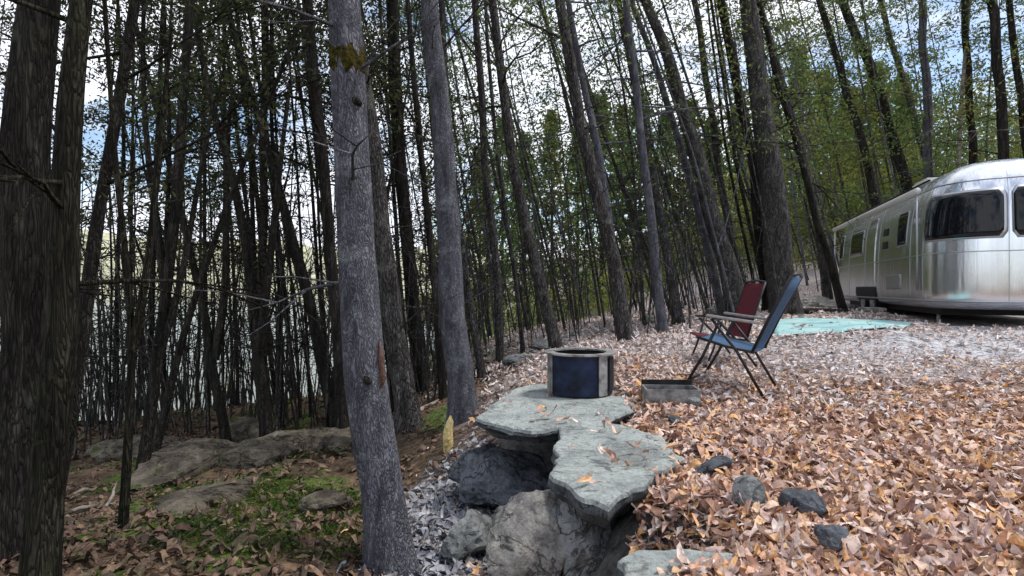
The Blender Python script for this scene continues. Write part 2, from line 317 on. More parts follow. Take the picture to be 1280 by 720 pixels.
# ------------------------------------------------------------ leaf litter
def leaves(name, X, Y, Z, S, cols, lift, curl, label=None, seg=4, tilt=.27, aspect=.34):
    n = len(X)
    yaw = rng.uniform(0, 2*np.pi, n); t1 = rng.normal(0, tilt, n); t2 = rng.normal(0, tilt*1.3, n); cu = rng.normal(0, curl, n); fo = rng.uniform(-.5, .9, n); asp = rng.uniform(.6, 1.35, n)*aspect
    us = np.linspace(-1, 1, seg+1); wd = np.sqrt(np.clip(1-(np.abs(us)**1.8)*.97, 0, 1)); lob = rng.uniform(0, .42, n)*(rng.random(n) < .55); tw = rng.normal(0, .55, n); ph = rng.uniform(0, 6.28, n)
    side = rng.normal(0, .25, n)
    pts = []
    for a_, u in enumerate(us):
        for b_ in (-1, 0, 1):
            wl = wd[a_]*(1+lob*(-1 if a_ % 2 else 1)); lx = u*S*.5*(1-.18*cu*cu); ly = b_*wl*S*.5*asp*(1-.25*np.abs(fo))+side*S*.4*u*u; lz = cu*S*.5*(u*u)+fo*abs(b_)*wl*S*.5*asp*1.1+tw*u*b_*wl*S*.4*asp+.05*S*np.sin(ph+u*4+b_)
            pts.append(np.stack([lx, ly, lz], 1))
    P = np.stack(pts, 1)
    ca, sa = np.cos(t1)[:, None], np.sin(t1)[:, None]; x, y, z = P[..., 0], P[..., 1], P[..., 2]
    x, z = x*ca-z*sa, x*sa+z*ca
    ca, sa = np.cos(t2)[:, None], np.sin(t2)[:, None]; y, z = y*ca-z*sa, y*sa+z*ca
    ca, sa = np.cos(yaw)[:, None], np.sin(yaw)[:, None]; x, y = x*ca-y*sa, x*sa+y*ca
    z = z-z.min(1, keepdims=True)*.5
    W = np.stack([x+X[:, None], y+Y[:, None], z+(Z+lift)[:, None]], -1).reshape(-1, 3)
    m = len(us)*3; q = []
    for a_ in range(seg):
        for b_ in (0, 1): i = a_*3+b_; q.append((i, i+1, i+4, i+3))
    Fq = (np.array(q)[None]+(np.arange(n)*m)[:, None, None]).reshape(-1, 4)
    return mesh_obj(name, W, Fq, M['litter'], col=np.repeat(cols, m, 0))
pal_or = 1.0*np.array([(.58,.35,.24),(.50,.33,.27),(.64,.46,.36),(.42,.25,.18),(.60,.46,.40),(.64,.42,.25),(.24,.14,.11),(.68,.56,.50),(.54,.41,.38),(.66,.38,.18)])
pal_bk = np.array([(.60,.49,.44),(.68,.60,.57),(.50,.41,.38),(.70,.63,.61),(.60,.57,.58),(.58,.44,.36),(.42,.36,.35)])
pal_gu = np.array([(.28,.29,.33),(.36,.37,.40),(.22,.22,.25),(.31,.28,.27),(.42,.43,.46)])
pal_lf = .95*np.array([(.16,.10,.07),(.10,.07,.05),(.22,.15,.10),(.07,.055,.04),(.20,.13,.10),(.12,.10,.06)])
def litter_cols(X, Y):
    lf, gu, bk, gr = zone(X, Y); n = len(X); r = rng.random(n)
    c = pal_or[rng.integers(0, 10, n)]; c = np.where((r < bk)[:, None], pal_bk[rng.integers(0, 7, n)], c)
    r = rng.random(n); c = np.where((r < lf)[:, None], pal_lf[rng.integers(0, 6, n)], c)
    r = rng.random(n); c = np.where((r < gu)[:, None], pal_gu[rng.integers(0, 5, n)], c)
    return c*rng.uniform(.8, 1.15, n)[:, None]
MATP = [(at(*q).x, at(*q).y) for q in ((968,417,7.7), (966,403,10.0), (1142,400,10.0), (1128,411,8.1))]
SLAB_A = [(-.25,4.12),(-.17,3.98),(-.05,3.88),(.04,3.76),(.13,3.70),(.24,3.74),(.34,3.83),(.62,3.9),(.92,4.25),(.98,4.8),(.75,5.35),(.3,5.6),(-.02,5.2),(-.12,4.6)]
SLAB_B = [(.33,3.86),(.30,3.55),(.24,3.15),(.19,2.83),(.27,2.66),(.33,2.52),(.42,2.44),(.52,2.56),(.64,2.72),(.80,2.9),(.95,3.1),(.93,3.5),(.78,3.85),(.55,3.98)]
def inside(X, Y, poly):
    c = np.zeros(len(X), bool); n = len(poly)
    for i in range(n):
        x1, y1 = poly[i]; x2, y2 = poly[(i+1) % n]
        cond = ((y1 > Y) != (y2 > Y)) & (X < (x2-x1)*(Y-y1)/(y2-y1+1e-12)+x1); c ^= cond
    return c
def scatter(n, ymin, ymax, pw, xl=1.05):
    u = rng.random(n); Y = (ymin**(1-pw)+u*(ymax**(1-pw)-ymin**(1-pw)))**(1/(1-pw)); X = rng.uniform(-xl, xl, n)*(Y+1.2)
    return X, Y
X, Y = scatter(85000, 1.3, 9, 1.35)
lf, gu, bk, gr = zone(X, Y)
keep = rng.random(len(X)) < (1-.72*lf*(1-gu))*(1-.55*gr)
spill = .02+.5*np.clip((X+.25*np.sin(Y*7)*.2-.86)/.2, 0, 1); keep &= ~((inside(X, Y, SLAB_A) | inside(X, Y, SLAB_B)) & (rng.random(len(X)) > spill)); onslab = None
keep &= ~((X > 7.2) & (Y > 9)); keep &= ~(inside(X, Y, MATP) & (rng.random(len(X)) > .16))
hole = (X > .0) & (X < .6) & (Y < 2.55) & (Y > 1.9) & (X < .28+.3*(Y-1.6)); keep &= ~(hole & (rng.random(len(X)) > .3))
X, Y = X[keep], Y[keep]; Z = H(X, Y); Z = np.where(inside(X, Y, SLAB_A) | inside(X, Y, SLAB_B), np.maximum(Z, .042), Z)
S = .035+.095*rng.random(len(X))**1.3; S[rng.random(len(X)) < .04] *= 1.3
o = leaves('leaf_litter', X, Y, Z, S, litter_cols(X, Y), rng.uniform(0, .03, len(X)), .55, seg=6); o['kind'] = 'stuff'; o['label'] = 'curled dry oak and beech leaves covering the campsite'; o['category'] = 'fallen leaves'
X, Y = scatter(30000, 7.5, 22, 1.2)
lf, gu, bk, gr = zone(X, Y); keep = (rng.random(len(X)) < (1-.6*lf)*(1-.8*gr)) & ~inside(X, Y, MATP) & ~inside(X, Y, [(7.2, 9), (8, 8.5), (11, 9), (13.5, 17), (10, 18.5)]); X, Y = X[keep], Y[keep]
o = leaves('leaf_litter', X, Y, H(X, Y), rng.uniform(.10, .20, len(X)), litter_cols(X, Y), rng.uniform(0, .03, len(X)), .4, seg=2); o['kind'] = 'stuff'; o['label'] = 'pale fallen leaves on the slope behind the chairs'; o['category'] = 'fallen leaves'

# ------------------------------------------------------------ rocks
def slab(name, poly, ztop, thick, m, label, under=.15, jag=.02, seed=0, tilt=(0, 0), group=None, taper=None):
    poly = np.array(poly, float); c = poly.mean(0); n = len(poly); O = []
    for i in range(n):
        a_, b_ = poly[i], poly[(i+1) % n]; L_ = np.hypot(*(b_-a_)); kk = max(1, int(L_/.035))
        for j in range(kk): O.append(a_+(b_-a_)*j/kk)
    O = np.array(O); N_ = len(O); P = np.column_stack([O, np.zeros(N_)+seed]); d = (O-c); r = np.hypot(d[:, 0], d[:, 1]); dn = d/r[:, None]
    O = O+dn*(fbm(P, 7, 3)*jag)[:, None]; d = O-c
    V = [(*c, 0.0)]; rings = []
    for s_ in list(np.linspace(.1, .94, 12))+[.985, 1.0]: rings.append((s_, 0 if s_ < .97 else (-.006 if s_ < .99 else -.025)))
    tk = np.ones(N_)*thick
    if taper is not None: tk = tk*(1+taper*fbm(P, 2.2, 2))
    Vs = []
    for s_, dz in rings: Vs.append(np.column_stack([c+d*s_, np.full(N_, dz)]))
    r2 = []; ns = 18
    for q in range(ns):
        f_ = (q+1)/ns; inn = under*(max(0, f_-.18)/.82)**1.1; r2.append((1.0-inn, f_))
    r2.append(((1-under)*.5, 1.02))
    bnd = np.column_stack([O*4, np.zeros(N_)+seed+9])
    for q, (s_, f_) in enumerate(r2):
        zl = -.02-tk*f_; lay = fbm(np.column_stack([O*1.2, zl*26+seed]), 1, 2)*.035+fbm(np.column_stack([O*9, zl*14]), 1, 3)*.03+fbm(np.column_stack([O*2.6, zl*5+3]), 1, 2)*.035
        Vs.append(np.column_stack([c+d*(s_+lay*min(1, .25+q*.3))[:, None], zl+fbm(bnd, 2, 2)*.008]))
    A = np.vstack([np.array([[*c, 0]])]+Vs)
    A[:, 2] += fbm(A, 2.2, 3)*.016+fbm(A, 9, 2)*.004
    A[:, 2] += (A[:, 0]-c[0])*tilt[0]+(A[:, 1]-c[1])*tilt[1]+ztop
    Fs = [(0, 1+j, 1+(j+1) % N_) for j in range(N_)]
    K_ = len(Vs)
    for i in range(K_-1):
        for j in range(N_): b = 1+i*N_; Fs.append((b+j, b+N_+j, b+N_+(j+1) % N_, b+(j+1) % N_))
    Fs.append(tuple(1+(K_-1)*N_+j for j in range(N_)))
    A = A-np.array([c[0], c[1], ztop]); o = mesh_obj(name, A, Fs, m); o.location = (c[0], c[1], ztop)
    o.data.set_sharp_from_angle(angle=R(28)); o.data.materials.append(M['slab_side'])
    mi = np.zeros(len(Fs), np.int32); mi[N_*(1+13):] = 1; o.data.polygons.foreach_set('material_index', mi)
    return tag(o, label, 'rock', group)
_ico = {}
def boulder(name, loc, size, m, label, seed=0, rot=0, planes=9, rough=.13, sub=5, group=None, cat='rock', tiltx=0):
    if sub not in _ico:
        bm = bmesh.new(); bmesh.ops.create_icosphere(bm, subdivisions=sub, radius=1); bm.verts.ensure_lookup_table()
        _ico[sub] = (np.array([v.co[:] for v in bm.verts]), np.array([[v.index for v in f.verts] for f in bm.faces])); bm.free()
    V, Fc = _ico[sub]; V = V.copy(); rs = np.random.default_rng(seed+100)
    for _ in range(planes):
        n = rs.normal(size=3); n /= np.linalg.norm(n); dd = rs.uniform(.55, .85); ex = np.clip(V@n-dd, 0, None); V -= ex[:, None]*n
    V = V*(1+rough*fbm(V+seed, 1.8, 4)+.03*(1-2*np.abs(fbm(V+seed+4, 4.5, 3))))[:, None]+np.column_stack([fbm(V+3+seed, 7, 3)]*3)*.02
    V = V*np.array(size)/2
    o = mesh_obj(name, V, Fc, m); o.location = loc; o.rotation_euler = (tiltx, 0, rot); o.data.set_sharp_from_angle(angle=R(34))
    return tag(o, label, cat, group)
slab('stone_slab', SLAB_A, .035, .12, M['slab'], 'broad flat grey-green ledge slab carrying the navy fire pit', under=.2, seed=1, jag=.035)
slab('stone_slab', SLAB_B, .03, .26, M['slab'], 'pointed flat grey-green slab jutting over the dark hollow in front of the ledge', under=.6, seed=4, jag=.035, taper=.3)
boulder('boulder', at(655,662,2.78)+Vector((.02,.08,-.12)), (.60,.56,.62), M['rock_warm'], 'pale tan and grey boulder under the left edge of the pointed slab', 11, .4, planes=16)
boulder('boulder', at(640,590,4.15)+Vector((.05,.1,-.12)), (.95,.8,.5), M['rock_dark'], 'dark blue-grey boulder in the shade under the fire pit ledge', 12, .2)
boulder('boulder', at(600,565,4.3)+Vector((0,0,-.12)), (.45,.5,.42), M['rock_dark'], 'grey boulder below the left tip of the ledge slab', 13, 1.1)
boulder('boulder', at(735,680,2.85)+Vector((-.02,.05,0)), (.56,.56,.56), M['rock'], 'grey wedge of rock propping up the pointed slab', 15, 2.0)
boulder('boulder', at(602,655,3.4)+Vector((-.05,0,-.08)), (.34,.5,.3), M['rock'], 'low grey rock in the gully left of the hollow', 17, 2.6)
slab('stone_slab', [(.36,1.94),(.45,2.02),(.62,2.04),(.78,1.98),(.82,1.8),(.6,1.6),(.35,1.7)], .035, .2, M['slab'], 'grey slab at the bottom edge of the photo half buried in orange leaves', seed=8)
boulder('rock', at(937,640,2.4), (.14,.13,.15), M['rock'], 'small rounded blue-grey stone lying alone on the orange leaves', 21, .3, planes=4, rough=.04)
boulder('rock', at(1003,655,2.3), (.21,.18,.13), M['rock_dark'], 'larger dark grey rock among the leaves right of the round stone', 22, .8)
boulder('rock', at(1045,700,2.0), (.16,.13,.11), M['rock_dark'], 'flat dark rock among the leaves near the bottom edge of the photo', 23, 1.8)
boulder('rock', at(892,590,2.95), (.26,.14,.09), M['rock_dark'], 'dark rock ridge at the right end of the pointed slab', 24, .5)
boulder('rock', at(868,517,4.35)+Vector((0,0,.06)), (.16,.12,.08), M['rock'], 'small grey rock below the steel fire tray', 25, 2)
boulder('rock', at(845,535,3.9)+Vector((0,0,.05)), (.12,.10,.09), M['rock'], 'pebble-sized grey rock between fire tray and pointed slab', 26, 1)
for o in list(C.objects):
    if o.name.startswith('rock') and o.type == 'MESH': o.location.z = h1(o.location.x, o.location.y)+.03+.25*o.dimensions.z if o.location.y > 2.3 else h1(o.location.x, o.location.y)+.05
# rubble and bedrock in the background
for i, (px, py, d, s, mk, lb) in enumerate([
 (1018,372,14.5,(1.1,.8,.5),'rock_warm','pale rounded rock heap right of the blue chair top, leftmost in its pile'),
 (1042,380,14,(.8,.7,.4),'rock_warm','pale rock at the foot of the trailer\'s far end'),
 (1000,388,13,(.6,.5,.25),'rock_warm','low pale rock below the rock pile beside the trailer'),
 (905,385,12,(.8,.6,.35),'rock_warm','pale rock seen behind the red chair'),
 (820,400,12,(.7,.5,.25),'rock_warm','low pale rock left of the twin leaning trunks'),
 (650,452,8.2,(.9,.5,.22),'rock','flat grey rock behind the left side of the fire pit'),
 (690,428,9.6,(1.2,.6,.2),'rock','long flat grey rock on the slope behind the fire pit'),
 (745,418,11,(1.0,.6,.2),'rock','flat grey rock behind the fire pit near the leaning trunk'),
 (735,448,6.6,(.5,.4,.12),'rock','small flat rock showing just above the fire pit rim')]):
    p = at(px, py, d); p.z = min(p.z, h1(p.x, p.y)+s[2]*.25); boulder('rock', p, s, M[mk], lb, 30+i, i*.9, planes=6)
for i, (px, py, d, s, lb) in enumerate([
 (385,572,6.6,(1.3,.7,.3),'long pale mossy ledge rock left of the moss-banded trunk'),
 (330,590,6.0,(1.0,.7,.35),'dark mossy ledge rock in the middle of the forest floor'),
 (270,640,4.6,(1.1,.5,.2),'mossy rock with a black gap beneath it above the green patch'),
 (235,600,5.6,(1.4,.7,.28),'tan sloping rock right of the grey forked sapling'),
 (225,670,3.7,(.7,.35,.18),'low pale rock at the lower left beside the moss'),
 (430,590,6.2,(.8,.5,.2),'small mossy rock touching the left side of the moss-banded trunk'),
 (315,545,7.8,(.9,.7,.5),'black shaded boulder at the foot of the dark trunks'),
 (470,585,5.8,(.5,.4,.2),'brown rock partly behind the moss-banded trunk'),
 (180,560,7.2,(1.2,.8,.4),'dark rock between the dark trunks on the left'),
 (405,660,3.9,(.4,.35,.2),'dark little rock left of the foot of the moss-banded trunk')]):
    p = at(px, py, d); p.z = h1(p.x, p.y)+s[2]*.15; boulder('rock', p, s, M['rock_moss'], lb, 50+i, .25+i*.37, planes=7, tiltx=.15)

# ------------------------------------------------------------ fire pit, tray, wood
M['pit_blue'] = mat('pit_blue', var=[(.006, .007, .012), (.012, .02, .045), (.022, .036, .085)], scale=6, rough=.35, metal=.3, bump=.2, bscale=9)
M['steel'] = mat('steel', var=[(.16, .13, .11), (.33, .32, .31), (.48, .48, .47)], scale=9, rough=.5, metal=.6, bump=.4, bscale=20)
M['soot'] = mat('soot', base=(.012, .012, .013), rough=.9, var=[(.008, .008, .008), (.03, .028, .027)], scale=10)
pitp = Vector((.60, 4.95, .06)); PR = .285
pit = thing('fire_pit', 'round navy steel fire pit with pale rim standing on the flat ledge slab', 'fire pit', pitp)
def ring_bm(r0, r1, z0, z1, a0=0, a1=2*math.pi, n=64):
    bm = bmesh.new(); full = abs(a1-a0-2*math.pi) < 1e-6; m_ = n if full else n+1; vs = []
    for i in range(m_):
        a_ = a0+(a1-a0)*i/n; c_, s_ = math.cos(a_), math.sin(a_)
        vs.append([bm.verts.new((r*c_, r*s_, z)) for r, z in ((r1, z0), (r1, z1), (r0, z1), (r0, z0))])
    for i in range(n if full else m_-1):
        A_, B_ = vs[i], vs[(i+1) % m_]
        for k_ in range(4): bm.faces.new((A_[k_], B_[k_], B_[(k_+1) % 4], A_[(k_+1) % 4]))
    if not full: bm.faces.new(vs[0][::-1]); bm.faces.new(vs[-1])
    return bm
bm_obj('body', ring_bm(PR-.006, PR, 0, .335), M['pit_blue'], pit, False)
bm_obj('liner', ring_bm(PR-.03, PR-.012, .02, .33), M['soot'], pit, False)
bm_obj('floor_plate', ring_bm(.001, PR-.035, .03, .05), M['soot'], pit, False)
bm_obj('rim', ring_bm(PR-.055, PR+.03, .338, .352), M['steel'], pit, False)
for a_ in (200, 305, 75): bm_obj('strap', ring_bm(PR+.003, PR+.012, .0, .336, R(a_-9), R(a_+9), 6), M['steel'], pit, False)
for a_ in (335,): bm_obj('vent_door', ring_bm(PR+.003, PR+.01, .03, .31, R(a_-13), R(a_+13), 6), M['soot'], pit, False)
tp = Vector((.98*1.0+.38, 4.85, 0)); tp = at(838, 503, 4.5); tp.z = h1(tp.x, tp.y)+.0
tray = thing('fire_tray', 'low rectangular grey steel fire tray with sooty inside lying on the leaves', 'fire tray', tp, -.08)
mb = MB(); Lx, Ly, Hh = .42, .22, .13
for c_, d_ in (((0, -Ly/2, Hh/2), (Lx, .012, Hh)), ((0, Ly/2, Hh/2), (Lx, .012, Hh)), ((-Lx/2+.006, 0, Hh/2), (.012, Ly-.014, Hh)), ((Lx/2-.006, 0, Hh/2), (.012, Ly-.014, Hh))): mb.box(c_, d_)
M['rusty'] = mat('rusty', var=[(.08, .075, .07), (.2, .2, .2), (.32, .31, .29)], scale=9, rough=.7, metal=.3, bump=.4, bscale=20)
mb.build('wall', M['rusty'], tray)
MB().box((0, 0, .045), (Lx-.03, Ly-.03, .02)).build('ash_bed', M['soot'], tray)
MB().box((0, .165, .085), (Lx-.01, .012, .16)).build('back_plate', M['soot'], tray)
p = at(560, 560, 5.3); p.z = h1(p.x, p.y)
b = MB().tube([(0, 0, -.05), (.004, 0, .06), (.0, .01, .18), (.018, .015, .27), (.022, .01, .33)], [.05, .058, .055, .04, .008], 9, flat=.55); o = b.build('split_wood', M['yellow_wood'], smooth=False); o.location = p
tag(o, 'pale yellow split piece of wood standing upright between two trunks', 'wood')

# ------------------------------------------------------------ chairs
M['frame_blk'] = mat('frame_blk', var=[(.012, .012, .014), (.03, .03, .034)], scale=12, rough=.45, metal=.2)
M['arm_grey'] = mat('arm_grey', var=[(.22, .21, .21), (.36, .34, .33)], scale=12, rough=.6)
def fabric(nm, a_, b_):
    return mat(nm, var=[a_, b_], scale=60, rough=.85, bump=.4, bscale=300, trans=.12)
def chair(label, loc, face, pitch, fab, scale=1.0, armm='arm_grey'):
    """folding sling chair; local +X is forward, +Y is its right hand side"""
    t = thing('folding_chair', label, 'chair', loc); t.rotation_euler = (0, pitch, face); t.scale = (scale,)*3
    W_ = .27
    for s in (-1, 1):
        y = s*W_
        MB().tube([(-.27, y*1.08, .012), (.02, y*1.08, .40), (.26, y*1.08, .64)], .0135, 8).build('leg', M['frame_blk'], t, True)        # rear foot up to front of the arm
        MB().tube([(.42, y, .012), (.30, y, .30), (.20, y, .62)], .0135, 8).build('leg', M['frame_blk'], t, True)              # front foot up to under the arm
        mb = MB(); mb.box((.08, y*1.1, .665), (.46, .048, .022)); mb.build(f'armrest', M[armm], t, bevel=.008)
        MB().tube([(-.10, y*.97, .40), (-.2, y*.97, .72), (-.33, y*.97, 1.09)], .014, 8).build('back_frame', M['frame_blk'], t, True)
        MB().tube([(-.12, y*.97, .405), (.14, y*.97, .42), (.37, y*.97, .455)], .013, 8).build('seat_frame', M['frame_blk'], t, True)
    MB().tube([(-.27, -W_*1.08, .02), (-.27, W_*1.08, .02)], .012, 8).build('crossbar', M['frame_blk'], t, True)
    MB().tube([(.40, -W_, .06), (.40, W_, .06)], .011, 8).build('crossbar', M['frame_blk'], t, True)
    MB().tube([(-.331, -W_*.97, 1.09), (-.345, 0, 1.115), (-.331, W_*.97, 1.09)], .014, 8).build('top_bar', M['frame_blk'], t, True)
    def sling(nm, prof, sag):
        V = []; n = 12
        for side in (0, 1):
            for (x, z) in prof:
                for j in range(n+1):
                    v = -1+2*j/n; dd = sag*(1-v*v)
                    V.append((x+dd*.4*0-(dd if nm == 'backrest' else 0)*1.0, v*(W_-.002), z-(dd if nm == 'seat' else 0)-side*.006*(1 if nm == 'seat' else 0)))
                    if nm == 'backrest' and side: V[-1] = (V[-1][0]-.006, V[-1][1], V[-1][2])
        k_ = len(prof); Fs = []
        idx = lambda s_, i, j: s_*k_*(n+1)+i*(n+1)+j
        for i in range(k_-1):
            for j in range(n): Fs.append((idx(0, i, j), idx(0, i, j+1), idx(0, i+1, j+1), idx(0, i+1, j))); Fs.append((idx(1, i, j), idx(1, i+1, j), idx(1, i+1, j+1), idx(1, i, j+1)))
        for i in range(k_-1):
            for j in (0, n): Fs.append((idx(0, i, j), idx(0, i+1, j), idx(1, i+1, j), idx(1, i, j)))
        for j in range(n):
            for i in (0, k_-1): Fs.append((idx(0, i, j), idx(0, i, j+1), idx(1, i, j+1), idx(1, i, j)))
        return mesh_obj(nm, V, Fs, fab, t)
    sling('seat', [(-.11, .42), (.0, .418), (.12, .428), (.25, .446), (.37, .465), (.39, .455)], .02)
    sling('backrest', [(-.095, .425), (-.13, .52), (-.175, .66), (-.225, .80), (-.28, .95), (-.325, 1.08)], .02)
    return t
M['blue_fab'] = fabric('blue_fab', (.045, .10, .19), (.075, .155, .27)); M['red_fab'] = fabric('red_fab', (.09, .014, .022), (.17, .028, .04))
base = Vector((2.08, 5.09, .03))
chair('dark blue high-backed folding chair nearest the camera with grey arms', base, R(145), R(-7), M['blue_fab'])
base = Vector((2.40, 6.2, .05))
chair('dark red folding chair standing just behind the blue one', base, R(182), R(0), M['red_fab'], .90, 'frame_blk')

# ------------------------------------------------------------ mat
M['mat'] = mat('mat', var=[(.20, .40, .41), (.34, .56, .56), (.45, .60, .58)], scale=2.2, rough=.95, bump=.6, bscale=60)
cs = [at(968,417,7.7), at(966,403,10.0), at(1142,400,10.0), at(1128,411,8.1)]
V = []; Fs = []; n = 24
for i in range(n+1):
    for j in range(n+1):
        u, v = i/n, j/n; p = (cs[0]*(1-u)+cs[3]*u)*(1-v)+(cs[1]*(1-u)+cs[2]*u)*v
        V.append((p.x, p.y, h1(p.x, p.y)+.03+.008*math.sin(u*9+v*5)))
for i in range(n):
    for j in range(n): a_ = i*(n+1)+j; Fs.append((a_, a_+n+1, a_+n+2, a_+1))
m_ = mesh_obj('outdoor_mat', V, Fs, M['mat']); md = m_.modifiers.new('s', 'SOLIDIFY'); md.thickness = .01
tag(m_, 'turquoise outdoor mat lying on the leaves in front of the silver trailer', 'mat')

# ------------------------------------------------------------ trailer
def metal_mat():
    m = bpy.data.materials.new('aluminium'); m.use_nodes = True; N = m.node_tree.nodes; L = m.node_tree.links; p = N['Principled BSDF']
    p.inputs['Base Color'].default_value = (.78, .80, .83, 1); p.inputs['Metallic'].default_value = 1; p.inputs['Roughness'].default_value = .2
    t_ = N.new('ShaderNodeTexCoord'); mp_ = N.new('ShaderNodeMapping'); mp_.inputs['Scale'].default_value = (6, 6, .6); L.new(t_.outputs['Object'], mp_.inputs[0])
    n_ = N.new('ShaderNodeTexNoise'); n_.inputs['Scale'].default_value = 1.6; n_.inputs['Detail'].default_value = 5; L.new(mp_.outputs[0], n_.inputs[0])
    b_ = N.new('ShaderNodeBump'); b_.inputs['Strength'].default_value = .35; b_.inputs['Distance'].default_value = .03; L.new(n_.outputs[0], b_.inputs['Height']); L.new(b_.outputs[0], p.inputs['Normal'])
    mr = N.new('ShaderNodeMapRange'); mr.inputs['To Min'].default_value = .12; mr.inputs['To Max'].default_value = .32; L.new(n_.outputs[0], mr.inputs[0]); L.new(mr.outputs[0], p.inputs['Roughness'])
    return m
M['alu'] = metal_mat()
M['seam'] = mat('seam', base=(.45, .46, .48), metal=.9, rough=.35)
M['white_rail'] = mat('white_rail', base=(.62, .60, .56), rough=.5)
M['glass'] = mat('glass', base=(.005, .006, .008), rough=.04, spec=.35)
M['rubber'] = mat('rubber', base=(.012, .012, .012), rough=.8)
M['black'] = mat('black', base=(.01, .01, .01), rough=.6)
TG = .28
tr = thing('travel_trailer', 'polished silver riveted travel trailer with rounded ends parked at the right', 'trailer', (7.5, 10.2, TG))
dl = Vector((2.3, 6.5)).normalized(); tr.rotation_euler = (0, 0, math.atan2(dl.y, dl.x))   
tr.scale = (1, 1, 1.10)   # local +X runs along the side to the far end, local -Y is to the right of the side wall
HW = 1.22; RC = .9; X0 = -1.0; X1 = 7.9
def outline():
    """plan outline starting at the seam (0,0), going round the near end"""
    pts = []
    def arc(cx, cy, a0, a1, n, rx=RC, ry=RC):
        for i in range(n): a_ = R(a0+(a1-a0)*i/n); pts.append((cx+rx*math.cos(a_), cy+ry*math.sin(a_)))
    for i in range(30): pts.append((X1-RC-(X1-RC-0-.0)*i/30+.0, 0))
    n0 = len(pts)
    arc(0, -RC, 90, 180, 16)                                     # corner near side (x from 0 to -RC)
    for i in range(10): v = i/10; y = -RC-(2*HW-2*RC)*v; pts.append((-RC-.07*math.sin(math.pi*v), y))
    arc(0, -2*HW+RC, 180, 270, 16)
    for i in range(30): pts.append(((X1-RC)*i/30, -2*HW))
    arc(X1-RC, -2*HW+RC, 270, 360, 16)
    for i in range(10): v = i/10; y = -2*HW+RC+(2*HW-2*RC)*v; pts.append((X1+.07*math.sin(math.pi*v), y))
    arc(X1-RC, -RC, 0, 90, 16)
    return pts, n0
OUT, N0 = outline(); NO = len(OUT)
PROF = [(.90,.30),(.965,.33),(.99,.40),(1.0,.55),(1.003,.9),(1.0,1.3),(.985,1.65),(.955,1.95),(.905,2.17),(.83,2.35),(.72,2.5),(.56,2.6),(.36,2.66),(.15,2.685),(0,2.69)]
def smooth_prof(n=44):
    P = np.array(PROF); d = np.r_[0, np.cumsum(np.hypot(*np.diff(P, axis=0).T))]; s = np.linspace(0, d[-1], n)
    r_ = np.interp(s, d, P[:, 0]); z_ = np.interp(s, d, P[:, 1])
    for _ in range(2): r_[1:-1] = (r_[:-2]+2*r_[1:-1]+r_[2:])/4; z_[1:-1] = (z_[:-2]+2*z_[1:-1]+z_[2:])/4
    return list(zip(r_, z_))
SP = smooth_prof(); _zs = [z for r_, z in SP]; _rs = [r_ for r_, z in SP]
def surf(a_, z, off=0.0, r_=None):
    a_ = a_ % NO; i = int(a_); f = a_-i; p = OUT[i]; q = OUT[(i+1) % NO]; x = p[0]+(q[0]-p[0])*f; y = p[1]+(q[1]-p[1])*f
    qx = min(max(x, -RC+1.25), X1-1.25); qy = -HW
    if r_ is None: r_ = float(np.interp(z, _zs, _rs))
    d = Vector((x-qx, y-qy)); d_ = d*r_; 
    if off and d.length > 0: d_ = d_+d.normalized()*off
    return Vector((qx+d_.x, qy+d_.y, z))
V = []; Fs = []
for r_, z in SP:
    for i in range(NO): V.append(surf(i, z, 0, r_))
for k_ in range(len(SP)-1):
    for i in range(NO): Fs.append((k_*NO+i, k_*NO+(i+1) % NO, (k_+1)*NO+(i+1) % NO, (k_+1)*NO+i))
Fs.append(tuple(range(NO))[::-1])
mesh_obj('body', V, Fs, M['alu'], tr)
def patch(name, a0, a1, z0, z1, off, m, parent, na=12, nz=8, rad=.12, slant=0, th=.02):
    """curved panel that follows the shell, rounded corners, real thickness"""
    w_ = (surf(a1, z0)-surf(a0, z0)).length; bot = z0
    ra = rad/max(w_, .01); rz = rad/(z1-z0)
    def rc(u, v):  # squircle-ish rounding of corners
        uu = 2*u-1; vv = 2*v-1
        kx = 1-2*ra*max(0, (abs(vv)-(1-2*rz))/(2*rz))**2*.5 if rz < .5 else 1
        return .5+.5*uu*kx, v
    V = []; Fs = []
    for s_ in (0, 1):
        for i in range(na+1):
            for j in range(nz+1):
                u, v = rc(i/na, j/nz); z = z0+(z1-z0)*v
                V.append(surf(a0+(a1-a0)*u+slant*(v-.5), z, off-s_*th))
    I = lambda s_, i, j: s_*(na+1)*(nz+1)+i*(nz+1)+j
    for i in range(na):
        for j in range(nz): Fs.append((I(0, i, j), I(0, i+1, j), I(0, i+1, j+1), I(0, i, j+1))); Fs.append((I(1, i, j), I(1, i, j+1), I(1, i+1, j+1), I(1, i+1, j)))
    for i in range(na): Fs.append((I(0, i, 0), I(1, i, 0), I(1, i+1, 0), I(0, i+1, 0))); Fs.append((I(0, i, nz), I(0, i+1, nz), I(1, i+1, nz), I(1, i, nz)))
    for j in range(nz): Fs.append((I(0, 0, j), I(0, 0, j+1), I(1, 0, j+1), I(1, 0, j))); Fs.append((I(0, na, j), I(1, na, j), I(1, na, j+1), I(0, na, j+1)))
    return mesh_obj(name, V, Fs, m, parent)
def ax(x): return (X1-RC-x)/((X1-RC)/30)      # outline parameter of side position x
def window(a0, a1, z0, z1, **k_):
    f_ = patch('window', a0-(a1-a0)*.04, a1+(a1-a0)*.04, z0-.03, z1+.03, .012, M['seam'], tr, **k_)
    patch('pane', a0, a1, z0, z1, .020, M['glass'], f_, **k_)
window(N0+.4, N0+15.2, 1.40, 2.10, na=18)          # corner wraparound
window(N0+16.8, N0+25.6, 1.40, 2.12, na=12)
window(N0+27, N0+41, 1.40, 2.10, na=18)
